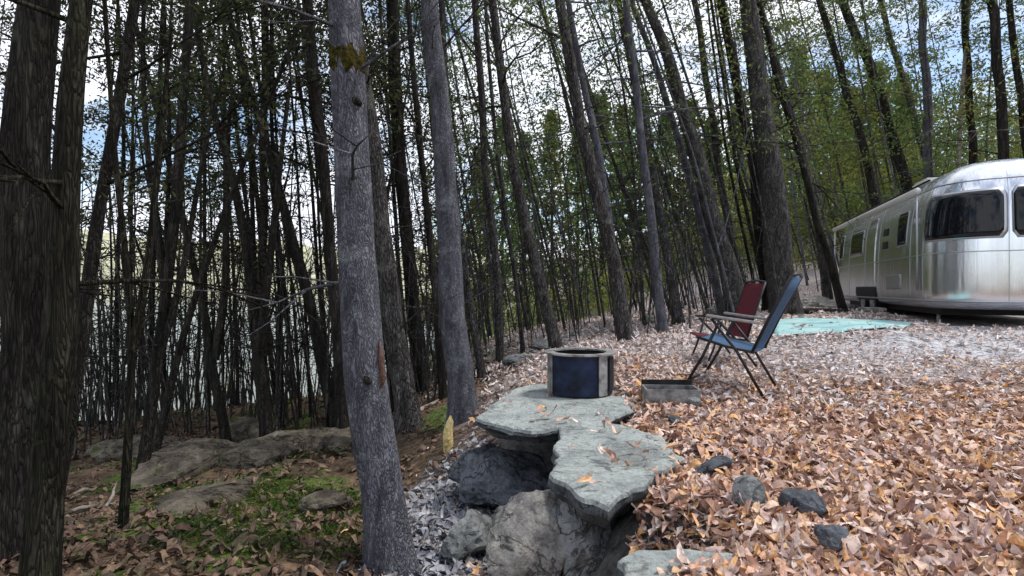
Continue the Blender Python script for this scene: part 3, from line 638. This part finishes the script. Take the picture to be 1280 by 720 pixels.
window(ax(1.55), ax(1.0), 1.42, 2.0, rad=.06)
window(ax(5.6), ax(4.4), 1.42, 1.95, rad=.06)
window(ax(7.0), ax(6.6), 1.42, 2.0, rad=.06)
for z in (1.42, 1.68): patch('side_vent', ax(2.6), ax(2.25), z, z+.14, .012, M['black'], tr, rad=.02)
patch('door', ax(3.9), ax(3.2), .42, 2.12, .01, M['alu'], tr, rad=.08)
patch('access_hatch', ax(2.3), ax(1.3), .60, .88, .01, M['seam'], tr, rad=.03)
patch('exterior_light', ax(.55), ax(.42), 1.75, 1.83, .03, M['white_rail'], tr, na=3, nz=3, rad=.01)
def seam(a_, z0, z1, wd=.05): patch('seam_strip', a_-wd, a_+wd, z0, z1, .006, M['seam'], tr, na=1, nz=24, rad=.001, th=.01)
for a_ in (ax(0.05), N0-.3+16.2, N0+26.3, ax(.75), ax(2.9), ax(4.1), ax(5.8)): seam(a_, .42, 2.6)
for z in (.42, 1.18, 2.28):
    pts = [surf(i, z, .008) for i in range(NO)]; pts.append(pts[0]); MB().tube(pts, .018 if z < 1 else .008, 6, cap=False).build('trim_rail', M['seam'], tr, True)
MB().tube([(.15, .05, 2.26), (7.5, .05, 2.26)], .055, 10).build('awning_roll', M['white_rail'], tr, True)
for x in (.2, 7.45): MB().tube([(x, .04, .6), (x, .05, 2.24)], .022, 6).build('awning_arm', M['seam'], tr, True)
MB().tube([(.1, -.12, 2.42), (7.6, -.12, 2.42)], .018, 6).build('roof_rail', M['black'], tr, True)
MB().box((3.2, -HW, 2.77), (.9, .7, .2)).build('roof_air_conditioner', M['white_rail'], tr, bevel=.04)
MB().box((3.5, -HW, .26), (7.0, 1.9, .14)).build('chassis', M['black'], tr)
for x in (3.6, 4.5):
    for y in (-.14, -2*HW+.14):
        wf = MB(); wf.tube([(x, y-.1, .33), (x, y+.1, .33)], .33, 24); w_ = wf.build('wheel', M['rubber'], tr)
        MB().tube([(x, y-.105, .33), (x, y+.105, .33)], .2, 20).build('rim', M['steel'], w_)
for x in (.4, 6.8): MB().tube([(x, -.35, -.02), (x, -.35, .25)], .03, 8).build('stabiliser_jack', M['steel'], tr)
pts = [surf(ax(3.1)-i*.45, .36, .012) for i in range(12)]
patch('wheel_well', ax(5.0), ax(3.1), .31, .66, .014, M['black'], tr, rad=.12)
MB().box((2.55, .22, .2), (.7, .4, .05)).build('entry_step', M['steel'], tr)

# ------------------------------------------------------------ trees
def trunk_mesh(name, path, rad, m, parent, sides=12, flare=.5, seed=0, rough=.08):
    P = [Vector(p) for p in path]; d = [0]
    for i in range(1, len(P)): d.append(d[-1]+(P[i]-P[i-1]).length)
    T = d[-1]; n = max(8, int(T/.28)); s = np.linspace(0, 1, n)**1.25*T
    A = np.array([p[:] for p in P]); xs = np.stack([np.interp(s, d, A[:, k_]) for k_ in range(3)], 1)
    for _ in range(3): xs[1:-1] = (xs[:-2]+2*xs[1:-1]+xs[2:])/4
    r_ = np.interp(s, d, rad)
    wob = np.stack([vnoise(np.stack([s*.9, s*0+seed*1.7, s*0], 1)), vnoise(np.stack([s*.9, s*0+seed*1.7, s*0+8], 1)), s*0], 1)
    xs = xs+wob*np.minimum(r_[:, None]*.45, .05)*np.minimum(s, 1)[:, None]
    an = np.arange(sides)*2*np.pi/sides
    h = s[:, None]; k_ = 3+seed % 3
    rr = r_[:, None]*(1+.75*flare*np.exp(-h/(.07+r_[0]*.6))*(.75+.45*np.cos(k_*an+seed)[None]))
    cx = np.cos(an)[None]; sx = np.sin(an)[None]
    pt = np.stack([np.repeat(cx, n, 0)*2, np.repeat(sx, n, 0)*2, np.repeat(h, sides, 1)*2.2+seed*3], -1).reshape(-1, 3)
    rr = rr*(1+rough*fbm(pt, 1.3, 3).reshape(n, sides))
    X = xs[:, None, 0]+rr*cx; Y = xs[:, None, 1]+rr*sx; Z = xs[:, None, 2]+0*rr
    V = np.stack([X, Y, Z], -1).reshape(-1, 3); i0 = np.arange(n*sides).reshape(n, sides); a_ = i0[:-1]; b_ = np.roll(a_, -1, 1); c_ = np.roll(i0[1:], -1, 1); d_ = i0[1:]
    o = mesh_obj(name, V, np.stack([a_.ravel(), b_.ravel(), c_.ravel(), d_.ravel()], 1), m, parent)
    return o, xs, r_
pal_dk = 1.3*np.array([(.022,.028,.014),(.035,.045,.018),(.05,.06,.022),(.03,.03,.02),(.06,.065,.03)])
pal_gn = 1.7*np.array([(.05,.085,.025),(.075,.11,.03),(.035,.06,.02),(.10,.13,.04),(.06,.07,.04)])
pal_yl = 1.15*np.array([(.14,.15,.03),(.10,.12,.03),(.19,.18,.05),(.07,.09,.03)])
def leafcloud(cent, spread, n, size, pal, flat=.5):
    """n small faces around each row of cent"""
    m = len(cent); c = np.repeat(cent, n, 0)+rng.normal(0, 1, (m*n, 3))*np.array([spread, spread, spread*flat])
    N_ = len(c); u = rng.normal(size=(N_, 3)); u /= np.linalg.norm(u, axis=1)[:, None]; v = rng.normal(size=(N_, 3)); v -= (v*u).sum(1)[:, None]*u; v /= np.linalg.norm(v, axis=1)[:, None]
    s = size*rng.uniform(.6, 1.4, N_)[:, None]
    V = np.stack([c-u*s, c+v*s*.38, c+u*s, c-v*s*.38], 1).reshape(-1, 3)
    col = np.repeat(pal[rng.integers(0, len(pal), m)], n, 0)*rng.uniform(.7, 1.3, N_)[:, None]
    return V, np.arange(N_*4).reshape(N_, 4), np.repeat(col, 4, 0)
def tree(name, label, depth, pix, wid, bark='bark_dark', group=None, crown0=None, pal=pal_dk, dens=1.0, topz=None, sides=12, flare=.5, seed=0, deep=0.0, twigs=1.0, limbL=1.0, fork=0.0, cat='tree', stems=()):
    """pix: (px,py) points of the trunk from the base up at this depth; wid: (px width at base, at last point)"""
    rs = random.Random(seed*31+5)
    P = [at(px, py, depth) for px, py in pix]
    d0 = (P[1]-P[0]); b = P[0].copy()
    for _ in range(3):
        z = h1(b.x, b.y)-.05; t = (z-b.z)/max(d0.z, .05); b = b+d0*t
        if abs(t*d0.x) > 1: b.x = P[0].x; b.z = z
    P[0] = b
    up = (P[-1]-P[-2]).normalized(); zt = topz or rs.uniform(8.5, 11.5)
    L_ = max(1.5, (zt-P[-1].z)/max(up.z, .5)); P.append(P[-1]+up*L_)
    ck = 1/(1+(P[0].x/depth)**2)**.5; r0 = ck*wid[0]/F*depth/2; r1 = ck*wid[1]/F*depth/2; hs = P[-2].z-P[0].z
    rad = []
    for p in P[:-1]: f_ = (p.z-P[0].z)/max(hs, .01); rad.append(r0+(r1-r0)*f_)
    rad.append(max(.012, r1*.35))
    if deep:
        for i, p in enumerate(P): p.y += deep*(p.z-P[0].z)
    root = thing(name, label, cat, tuple(P[0]), 0, group)
    Pl = [p-P[0] for p in P]
    o, xs, rr = trunk_mesh('trunk', Pl, rad, M[bark], root, sides, flare, seed)
    for q, (sp, w0, w1) in enumerate(stems):
        trunk_mesh('stem', [at(x_, y_, depth)-P[0] for x_, y_ in sp], [ck*w/F*depth/2 for w in np.linspace(w0, w1, len(sp))], M[bark], root, 10, 0, seed+q+50)
    H_ = Pl[-1].z; c0 = crown0 if crown0 is not None else rs.uniform(2.2, 4.2)
    # limbs
    mb = MB(); cents = []
    nl = int((H_-1.2)*2.6*twigs)
    zs = xs[:, 2]
    if rs.random() < fork:
        z = rs.uniform(.8, 3.2); c = Vector([float(np.interp(z, zs, xs[:, k_])) for k_ in range(3)]); r_ = float(np.interp(z, zs, rr))*.6
        sg = rs.choice((-1, 1)); pts = [c+Vector((sg*x, rs.uniform(-.1, .1)*h_, h_)) for x, h_ in ((0, 0), (.14, .35), (.35, 1.1), (.5, 2.2), (rs.uniform(.4, .9), 4.2))]
        mb.tube(pts, [r_, r_*.9, r_*.8, r_*.6, r_*.25], 7, cap=False)
    for i in range(nl):
        z = 1.0+(H_-1.1)*((i+rs.random())/nl)
        c = Vector([float(np.interp(z, zs, xs[:, k_])) for k_ in range(3)]); r_ = float(np.interp(z, zs, rr))
        az = rs.uniform(0, 2*math.pi); live = z > c0
        L1 = (rs.uniform(.35, 1.0) if not live else rs.uniform(.9, 1.9)*(1-.45*max(0, (z-c0)/(H_-c0))))*limbL
        el = rs.uniform(-.15, .6); pts = [c]; dr = Vector((math.cos(az), math.sin(az), el)).normalized(); kx = 4
        for j in range(kx):
            dr = (dr+Vector((rs.uniform(-.22, .22), rs.uniform(-.22, .22), rs.uniform(-.22, .16)))).normalized(); pts.append(pts[-1]+dr*L1/kx)
        r_b = min(r_*.35, .006+.011*L1) 
        mb.tube(pts, [r_b, r_b*.8, r_b*.6, r_b*.4, r_b*.2], 4, cap=False)
        for j in (1, 2, 3):
            d2 = (dr+Vector((rs.uniform(-1, 1), rs.uniform(-1, 1), rs.uniform(-.5, .6)))).normalized(); q = pts[j]; q2 = q+d2*L1*.3; q3 = q2+(d2+dr*.6).normalized()*L1*.2
            mb.tube([q, q2, q3], [r_b*.45, r_b*.3, r_b*.12], 3, cap=False)
            if live: cents += [q2, q3]
        if live: cents += [pts[2], pts[3], pts[4]]
    nlv = len(mb.v)
    LV = np.array([v[:] for v in mb.v]) if nlv else np.zeros((0, 3)); LF = np.array(mb.f).reshape(-1, 4)
    LM = np.zeros(len(LF), np.int32)
    if cents and dens > 0:
        ca = np.array([p[:] for p in cents]); vis = ca[:, 2]+P[0].z < EYE+.6*depth+2.0
        sz = .02+.0021*depth; nn = max(3, int(round(34*dens)))
        V, Fq, col = leafcloud(ca[vis], .11+.004*depth, nn, sz, pal)
        hi = ca[~vis]
        if len(hi):
            V2, F2, c2 = leafcloud(hi[::2], .2, 5, sz*1.6, pal); F2 = F2+len(V); V = np.vstack([V, V2]); Fq = np.vstack([Fq, F2]); col = np.vstack([col, c2])
        LV = np.vstack([LV, V]); LM = np.r_[LM, np.ones(len(Fq), np.int32)]; LF = np.vstack([LF, Fq+nlv]); lc = np.vstack([np.full((nlv, 3), .05), col])
    else: lc = None
    if len(LF):
        o = mesh_obj('crown', LV, LF, M[bark], root, smooth=False, col=lc); o.data.materials.append(M['leaf_dark']); o.data.polygons.foreach_set('material_index', LM)
    return root, xs, rr
GT = 'trees round the campsite'
T1, t1x, t1r = tree('tree', 'thick smooth grey trunk with a yellow moss band near the top of the photo', 3.2, [(490,705),(462,480),(447,300),(433,0)], (57,40), 'bark_grey', GT, crown0=4.2, dens=.4, sides=28, flare=.6, seed=2, twigs=.6)
tree('tree', 'second smooth grey trunk, slimmer, rooted at the left tip of the ledge slab', 6, [(580,525),(566,380),(550,200),(536,0)], (35,22), 'bark_grey', GT, crown0=5, dens=.4, sides=22, flare=.35, seed=3, twigs=.6)
tree('tree', 'brown trunk close behind the right side of the moss-banded trunk', 6.2, [(513,548),(492,380),(470,220),(440,0)], (30,20), 'bark_brown', GT, crown0=4.4, sides=18, flare=.6, seed=4)
# moss band and torn knot on T1
def on_trunk(z): return Vector([float(np.interp(z, t1x[:, 2], t1x[:, k_])) for k_ in range(3)]), float(np.interp(z, t1x[:, 2], t1r))
zb = EYE-(77-360)/F*3.2-T1.location.z
c0_, r0_ = on_trunk(zb-.07); c1_, r1_ = on_trunk(zb+.07); pts = []; rads = []
for i in range(9): f_ = i/8; pts.append(c0_.lerp(c1_, f_)); rads.append(r0_*(.99+.10*math.sin(math.pi*f_)))
V = []; Fs = []
for i in range(9):
    for j in range(32):
        an = 2*math.pi*j/32; q = rads[i]*(1+.06*math.sin(j*2.3+i*1.1)+.05*math.sin(j*5.1)); V.append((pts[i].x+q*math.cos(an), pts[i].y+q*math.sin(an), pts[i].z+.02*math.sin(j*1.7)))
for i in range(8):
    for j in range(32): Fs.append((i*32+j, i*32+(j+1) % 32, (i+1)*32+(j+1) % 32, (i+1)*32+j))
mesh_obj('moss_band', V, Fs, M['moss'], T1)
zb = EYE-(470-360)/F*3.2-T1.location.z; c_, r_ = on_trunk(zb)
MB().tube([c_+Vector((r_*.72, -r_*.45, -.10)), c_+Vector((r_*.95, -r_*.5, 0)), c_+Vector((r_*.85, -r_*.5, .12)), c_+Vector((r_*.8, -r_*.4, .2))], [.008, .018, .014, .005], 8).build('torn_bark', M['wood_torn'], T1, True)
for (px, py) in ((466, 470), (448, 130)):
    zb = EYE-(py-360)/F*3.2-T1.location.z; c_, r_ = on_trunk(zb); dx = (at(px, py, 3.2).x-T1.location.x)-c_.x; dx = max(-r_*.8, min(r_*.8, dx)); yy = -math.sqrt(max(r_*r_-dx*dx, 0))
    b = MB().tube([c_+Vector((dx, yy+.02, 0)), c_+Vector((dx, yy-.006, 0)), c_+Vector((dx, yy-.014, .002))], [.026, .02, .008], 8, flat=1.5); b.build('knot', M['bark_dark'], T1, True)
HAND = [
 # label, depth, pix, wid, bark, group-ish kwargs
 ('huge black trunk at the left edge of the photo', 2.9, [(8,760),(22,480),(38,240),(52,0)], (112,58), 'bark_dark', dict(sides=26, flare=.3, crown0=3.6)),
 ('thick trunk with a mossy greenish right flank, second from the left edge', 2.4, [(48,760),(66,480),(84,240),(104,0)], (58,32), 'bark_moss', dict(sides=24, flare=.25, crown0=3.2)),
 ('dark trunk leaning right, third from the left edge', 4.0, [(70,620),(100,440),(132,220),(168,0)], (34,18), 'bark_dark', dict(sides=18)),
 ('grey sapling stem standing in front at the lower left, bowed rightwards', 3.4, [(148,745),(158,600),(165,450),(160,330),(146,240),(138,120)], (19,8), 'bark_moss', dict(sides=14, stems=[([(162,455),(176,390),(192,300),(200,180),(214,40)], 14, 5)])),
 ('black trunk behind the grey sapling, leaning right', 5.4, [(176,600),(200,430),(222,240),(236,0)], (24,14), 'bark_dark', dict(stems=[([(208,385),(200,300),(186,230),(178,120),(180,-40)], 13, 5), ([(196,450),(228,360),(244,250),(268,120)], 12, 5)])),
 ('black trunk slanting hard to the right across the lake gap', 6.4, [(196,560),(222,440),(262,320),(292,235),(330,140)], (17,8), 'bark_dark', {}),
 ('thin black trunk leaning left above the shaded boulder', 7.0, [(334,548),(322,430),(300,250),(262,120),(240,0)], (24,8), 'bark_dark', dict(stems=[([(322,440),(340,340),(346,230),(362,100)], 13, 5)])),
 ('black trunk curving left from the pale mossy ledge', 7.6, [(420,548),(398,420),(360,280),(322,140),(288,20)], (22,9), 'bark_dark', dict(stems=[([(402,440),(380,360),(352,280),(344,180)], 12, 5), ([(412,500),(436,400),(442,300)], 12, 7)])),
 ('black trunk seen just left of the moss-banded trunk', 6.8, [(428,540),(418,380),(404,200),(384,0)], (22,18), 'bark_dark', {}),
 ('straight black trunk left of centre between two leaning ones', 8.2, [(330,540),(326,400),(330,250),(330,0)], (16,12), 'bark_dark', {}),
 ('black trunk leaning left over the orange leaves by the lake', 7.4, [(282,545),(262,420),(240,330),(205,180)], (20,9), 'bark_dark', dict(stems=[([(268,450),(284,350),(280,240),(290,120)], 13, 5)])),
 ('dark ragged trunk between the moss-banded and second grey trunks', 9.5, [(530,500),(514,360),(498,200),(488,0)], (20,20), 'bark_dark', {}),
 ('slim dark trunk hugging the left side of the second grey trunk', 7.5, [(556,520),(545,380),(528,200),(510,0)], (13,8), 'bark_dark', {}),
 ('slim dark trunk just right of the second grey trunk', 7.8, [(606,490),(580,330),(558,180),(552,0)], (13,9), 'bark_brown', {}),
 ('dark trunk leaning left behind the left end of the ledge slab', 9, [(626,485),(622,350),(606,200),(594,0)], (13,10), 'bark_brown', {}),
 ('brown trunk leaning left behind the fire pit, leftmost of the stout ones there', 8.6, [(697,437),(668,320),(640,200),(615,0)], (20,12), 'bark_brown', {}),
 ('stout brown-grey trunk leaning left, rooted just right of the fire pit', 8.2, [(784,432),(760,300),(728,160),(697,0)], (24,16), 'bark_brown', dict(sides=16)),
 ('grey trunk close behind the stout one right of the fire pit', 9.4, [(776,420),(766,300),(748,200),(722,60)], (15,10), 'bark_grey', {}),
 ('grey trunk with a mossy green foot behind the steel fire tray', 9.6, [(829,418),(818,300),(800,170),(782,0)], (16,11), 'bark_grey', {}),
 ('brown trunk leaning left above the left arm of the red chair', 11, [(848,398),(830,290),(806,160),(776,20)], (18,10), 'bark_brown', {}),
 ('tall dark twin trunk leaning far left, right one of the pair behind the red chair', 11, [(918,375),(890,270),(852,130),(808,0)], (34,16), 'bark_brown', dict(sides=16)),
 ('slender twin trunk leaning far left, left one of the pair behind the red chair', 11.4, [(900,378),(874,270),(838,140),(790,0)], (15,9), 'bark_grey', {}),
 ('thin dark trunk leaning left between the twin pair and the massive trunk', 13, [(925,370),(904,250),(890,140),(868,0)], (13,10), 'bark_brown', {}),
 ('massive grey-brown trunk behind the top of the blue chair', 11.8, [(978,362),(968,260),(950,140),(936,0)], (42,22), 'bark_brown', dict(sides=20, flare=.35)),
 ('dark trunk leaning left in front of the massive one', 12.4, [(960,368),(948,240),(922,110),(902,0)], (20,14), 'bark_dark', {}),
 ('thin black trunk leaning steeply left, right of the massive one', 13, [(1045,356),(1010,230),(972,100),(948,0)], (14,9), 'bark_dark', {}),
 ('grey trunk left of the trailer\'s far end, leaning left', 15, [(1032,356),(1020,270),(1000,180),(975,90)], (17,10), 'bark_brown', {}),
 ('dark trunk rising behind the far end of the trailer', 18, [(1112,340),(1086,210),(1056,100),(1026,0)], (16,11), 'bark_dark', {}),
 ('thick black trunk leaning left above the middle of the trailer roof', 19, [(1156,330),(1128,210),(1094,100),(1052,0)], (22,16), 'bark_dark', {}),
 ('brown trunk leaning left above the trailer awning end', 20, [(1196,330),(1160,210),(1128,100),(1100,0)], (15,10), 'bark_brown', {}),
 ('straight grey trunk above the near seam of the trailer', 18, [(1166,330),(1160,210),(1158,100),(1152,0)], (18,13), 'bark_grey', {}),
 ('pale bare stem leaning right against the dark woods above the trailer', 17, [(1192,330),(1198,210),(1203,100),(1213,0)], (8,6), 'deadwood', dict(dens=0)),
 ('straight dark trunk above the trailer dome', 17, [(1222,330),(1216,210),(1210,100),(1206,0)], (15,12), 'bark_dark', {}),
 ('ragged dark trunk near the right edge above the dome', 16, [(1262,330),(1256,210),(1248,100),(1240,0)], (20,17), 'bark_dark', {}),
 ('dark trunk cut by the right edge of the photo', 16, [(1290,330),(1284,210),(1274,100),(1262,0)], (16,12), 'bark_dark', {}),
]
used = []
def palfor(px): return pal_dk if px < 560 else (pal_gn if px < 900 or random.random() < .5 else pal_yl)
for i, (lb, d, pix, wid, bk_, kw) in enumerate(HAND):
    kw = dict(kw); kw.setdefault('sides', 12); kw.setdefault('dens', .44 if pix[0][0] < 560 else .16 if pix[0][0] < 1060 else .25); wid = (wid[0]*(.95 if wid[0] > 40 else .72 if pix[0][0] < 500 else .84), wid[1]*(.95 if wid[0] > 40 else .8))
    tree('tree', lb, d, pix, wid, bk_, GT, seed=10+i, pal=palfor(pix[0][0]), **kw)
# the woods behind: every stem placed in the world, named by the gap it stands in
def lean(px): return float(np.interp(px, [-200, 0, 150, 350, 500, 700, 900, 1100, 1250, 1500], [60, 60, 30, -30, -50, -85, -115, -95, -25, 10]))
gaps = [(-260, 130, 'at the left edge'), (130, 240, 'behind the grey sapling'), (240, 330, 'in front of the lake gap'), (330, 440, 'left of the moss band'),
        (440, 560, 'right of the moss band'), (560, 640, 'behind the ledge tip'), (640, 720, 'directly behind the fire pit'), (720, 800, 'right of the fire pit'), (800, 880, 'behind the steel fire tray'),
        (880, 980, 'behind the red chair'), (980, 1060, 'between blue chair and trailer'), (1060, 1170, 'above the trailer side'), (1170, 1560, 'above the trailer dome')]
cnt = [9, 9, 8, 9, 11, 11, 10, 9, 9, 9, 10, 13, 12]
ordn = ['first', 'second', 'third', 'fourth', 'fifth', 'sixth', 'seventh', 'eighth', 'ninth', 'tenth', 'eleventh', 'twelfth', 'thirteenth']
sd_ = 100
for gi, (a_, b_, gl) in enumerate(gaps):
    n = cnt[gi]; xs_ = sorted(random.uniform(a_+(b_-a_)*j/n, a_+(b_-a_)*(j+.85)/n) for j in range(n))
    for j, px in enumerate(xs_):
        sd_ += 1
        d = random.uniform(9.5, 19) if px < 1000 else random.uniform(17, 25)
        if px < 560 and random.random() < .5: d = random.uniform(8, 13)
        ln = lean(px)*random.uniform(.5, 1.4)+random.uniform(-14, 14); wd = random.uniform(.04, .11)*F/d
        bent = random.uniform(-10, 10)
        pix = [(px-ln*.25, 480), (px+0, 360), (px+ln*.48+bent, 180), (px+ln, 0)]
        bk_ = 'bark_dark' if px < 500 or random.random() < .12 else random.choice(['bark_brown', 'bark_brown', 'bark_grey'])
        lb = 'slim %s background trunk, %s from the left of those %s' % ('black' if bk_ == 'bark_dark' else 'grey' if bk_ == 'bark_grey' else 'brown', ordn[j], gl)
        tree('tree', lb, d, pix, (wd, wd*random.uniform(.5, .75)), bk_, 'slim trees of the surrounding wood', seed=sd_, pal=palfor(px), sides=9, dens=(.42 if px < 560 else .15 if px < 1060 else .28), twigs=.8, fork=.35, crown0=random.uniform(2.4, 4.6), topz=random.uniform(8, 12.5), deep=random.uniform(-.06, .06))

# far evergreens with pointed tops
for i, (px, top, d) in enumerate([(600,190,34),(628,150,38),(655,168,32),(690,140,36),(722,160,40),(752,120,33),(778,135,37),(800,112,34),(832,140,39),(862,128,35),(890,150,33),(925,120,38),(962,100,36),(1000,60,34),(1030,90,38),(1062,110,36),(1095,80,33),(1130,95,38),(560,200,40)]):
    p = at(px, top, d); gz_ = h1(p.x, d); root = thing('evergreen_tree', 'dark green pointed evergreen far behind, %s from the left in its row' % ordn[i] if i < 13 else 'pointed evergreen far behind above the trailer side, %s from the left' % ordn[i-13], 'tree', (p.x, d, gz_), 0, 'far evergreens behind the wood')
    if i == 18: root['label'] = 'low dark evergreen far behind, seen right of the second grey trunk, leftmost of its row'
    Ht = p.z-gz_
    MB().tube([(0, 0, 0), (0, 0, Ht*.97)], [.16, .02], 8).build('trunk', M['bark_brown'], root, True)
    n = 420; z = Ht*(.12+.88*rng.random(n)**.8); rad = (1-z/Ht)**.8*Ht*.2*rng.uniform(.35, 1.05, n)*(1+.25*np.sin(z*3.1)); an = rng.uniform(0, 2*np.pi, n)
    V, Fq, col = leafcloud(np.column_stack([rad*np.cos(an), rad*np.sin(an), z-rad*.25]), .22, 9, .17, pal_gn*1.3 if i % 3 else pal_yl, .5)
    mesh_obj('crown', V, Fq, M['leaf_dark'], root, smooth=False, col=col)
# far wood that reads as one mass
cx = []
def mass(px0, px1, d0, d1, y0, y1, n):
    d = rng.uniform(d0, d1, n); px = rng.uniform(px0, px1, n); X = (px-640)/F*d; g_ = H(X, d); t = rng.random(n)
    top = (y1+(y0-y1)*(.5+.5*vnoise(np.stack([X*.35, d*.2, X*0], 1))))
    return np.column_stack([X, d, g_+(top)*t])
cc = np.vstack([mass(640, 1500, 27, 40, 1.0, 4.5, 2600), mass(900, 1500, 24, 34, 3.0, 9, 2600), mass(-200, 640, 20, 34, .6, 2.8, 1100)])
V, Fq, col = leafcloud(cc, .36, 26, .095, np.vstack([pal_yl*1.5, pal_gn*1.3, pal_yl*1.2]), .7)
o = mesh_obj('understory', V, Fq, M['leaf_dark'], smooth=False, col=col); o['kind'] = 'stuff'; o['label'] = 'yellow-green thicket of leaves far behind the trunks'; o['category'] = 'thicket'
# green ground plants on the forest floor
n = 1500; X = rng.uniform(-3.2, -.9, n); Y = rng.uniform(2.9, 6.2, n); kp = (fbm(np.column_stack([X, Y, X*0]), 1.3, 2) > -.05) & (np.abs(X/Y+.42) < .22); X, Y = X[kp], Y[kp]
V, Fq, col = leafcloud(np.column_stack([X, Y, H(X, Y)+.015]), .035, 34, .014, np.array([(.05,.10,.02),(.09,.14,.03),(.13,.15,.03),(.04,.07,.02)]), .3)
o = mesh_obj('moss_plants', V, Fq, M['leaf_dark'], smooth=False, col=col); o['kind'] = 'stuff'; o['label'] = 'green moss and low plants on the forest floor at the left'; o['category'] = 'moss'

# leafless brush between the trees down to the lake
mb = MB()
for i in range(1000):
    d = random.uniform(7.5, 17); px = random.uniform(-150, 600) if i % 6 else random.uniform(600, 1000); x = (px-640)/F*d; d += 2*(px > 600)
    z = h1(x, d); hh = random.uniform(.8, 4.4); lx = random.uniform(-.5, .35)*hh*.6; ly = random.uniform(-.2, .2)*hh; r_ = .004+.0035*hh
    p = Vector((x, d, z-.05)); q = p+Vector((lx*.4+random.uniform(-.05, .05), ly*.4, hh*.5)); t_ = p+Vector((lx, ly, hh)); mb.tube([p, q, t_], [r_, r_*.7, r_*.2], 4, cap=False)
    for j in range(6):
        f_ = random.uniform(.3, .95); b = p.lerp(q, f_*2) if f_ < .5 else q.lerp(t_, f_*2-1); dr = Vector((random.uniform(-1, 1), random.uniform(-1, 1), random.uniform(0, .9)))*hh*.16
        mb.tube([b, b+dr, b+dr*1.7+Vector((0, 0, random.uniform(-.1, .15)))], [r_*.5, r_*.35, r_*.1], 3, cap=False)
o = mb.build('brushwood', M['bark_brown'], None, True); o['kind'] = 'stuff'; o['label'] = 'leafless twiggy brush growing between the trunks down to the lake'; o['category'] = 'brush'
# ------------------------------------------------------------ fallen wood
def log(label, a_, b_, r_, m='deadwood', sag=0):
    A_ = at(*a_); B_ = at(*b_); A_.z = h1(A_.x, A_.y)+r_*.9+a_[3-1]*0; B_.z = h1(B_.x, B_.y)+r_*.9+sag
    c_ = A_.lerp(B_, .5); c_.z = max(c_.z, h1(c_.x, c_.y)+r_*.7); c_ += Vector((0, .05, 0))
    q1 = A_.lerp(c_, .5)+Vector((.0, .03, .01)); q2 = c_.lerp(B_, .5)+Vector((.01, -.03, .0)); pp = [A_, q1, c_, q2, B_]
    o = MB().tube([p-A_ for p in pp], [r_, r_*.95, r_*.85, r_*.7, r_*.4], 9).build('fallen_branch', M[m], None, True); o.location = A_
    return tag(o, label, 'branch')
log('pale bare branch lying on rubble below the sapling on the left', (76,640,4.4), (150,618,4.6), .018)
log('short pale stick lying left of the grey sapling', (92,620,5.0), (118,612,5.2), .018)
log('forked pale stick leaning beside the grey sapling', (124,660,4.2), (146,600,4.9), .014, sag=.12)
log('reddish bare branch lying at the bottom left in the moss', (262,722,2.9), (335,675,3.4), .014)
log('long pale fallen log on the far bank left of the moss-banded trunk', (350,560,7.5), (415,538,8.3), .04)
log('dark fallen log beside the pale rocks left of the trailer', (985,380,11.5), (1062,390,12), .07, 'bark_dark')
log('pale fallen branch behind the blue chair top', (985,372,13), (1040,384,12.4), .05)
log('white broken stick at the foot of the moss-banded trunk', (462,722,2.7), (476,704,2.85), .01, sag=.03)
log('dark twig lying on the orange leaves right of the chairs', (1005,548,3.6), (1085,566,3.3), .012, 'bark_dark')
log('fallen pale branch behind the base of the brown trunk', (520,540,6.8), (548,522,7.4), .03)
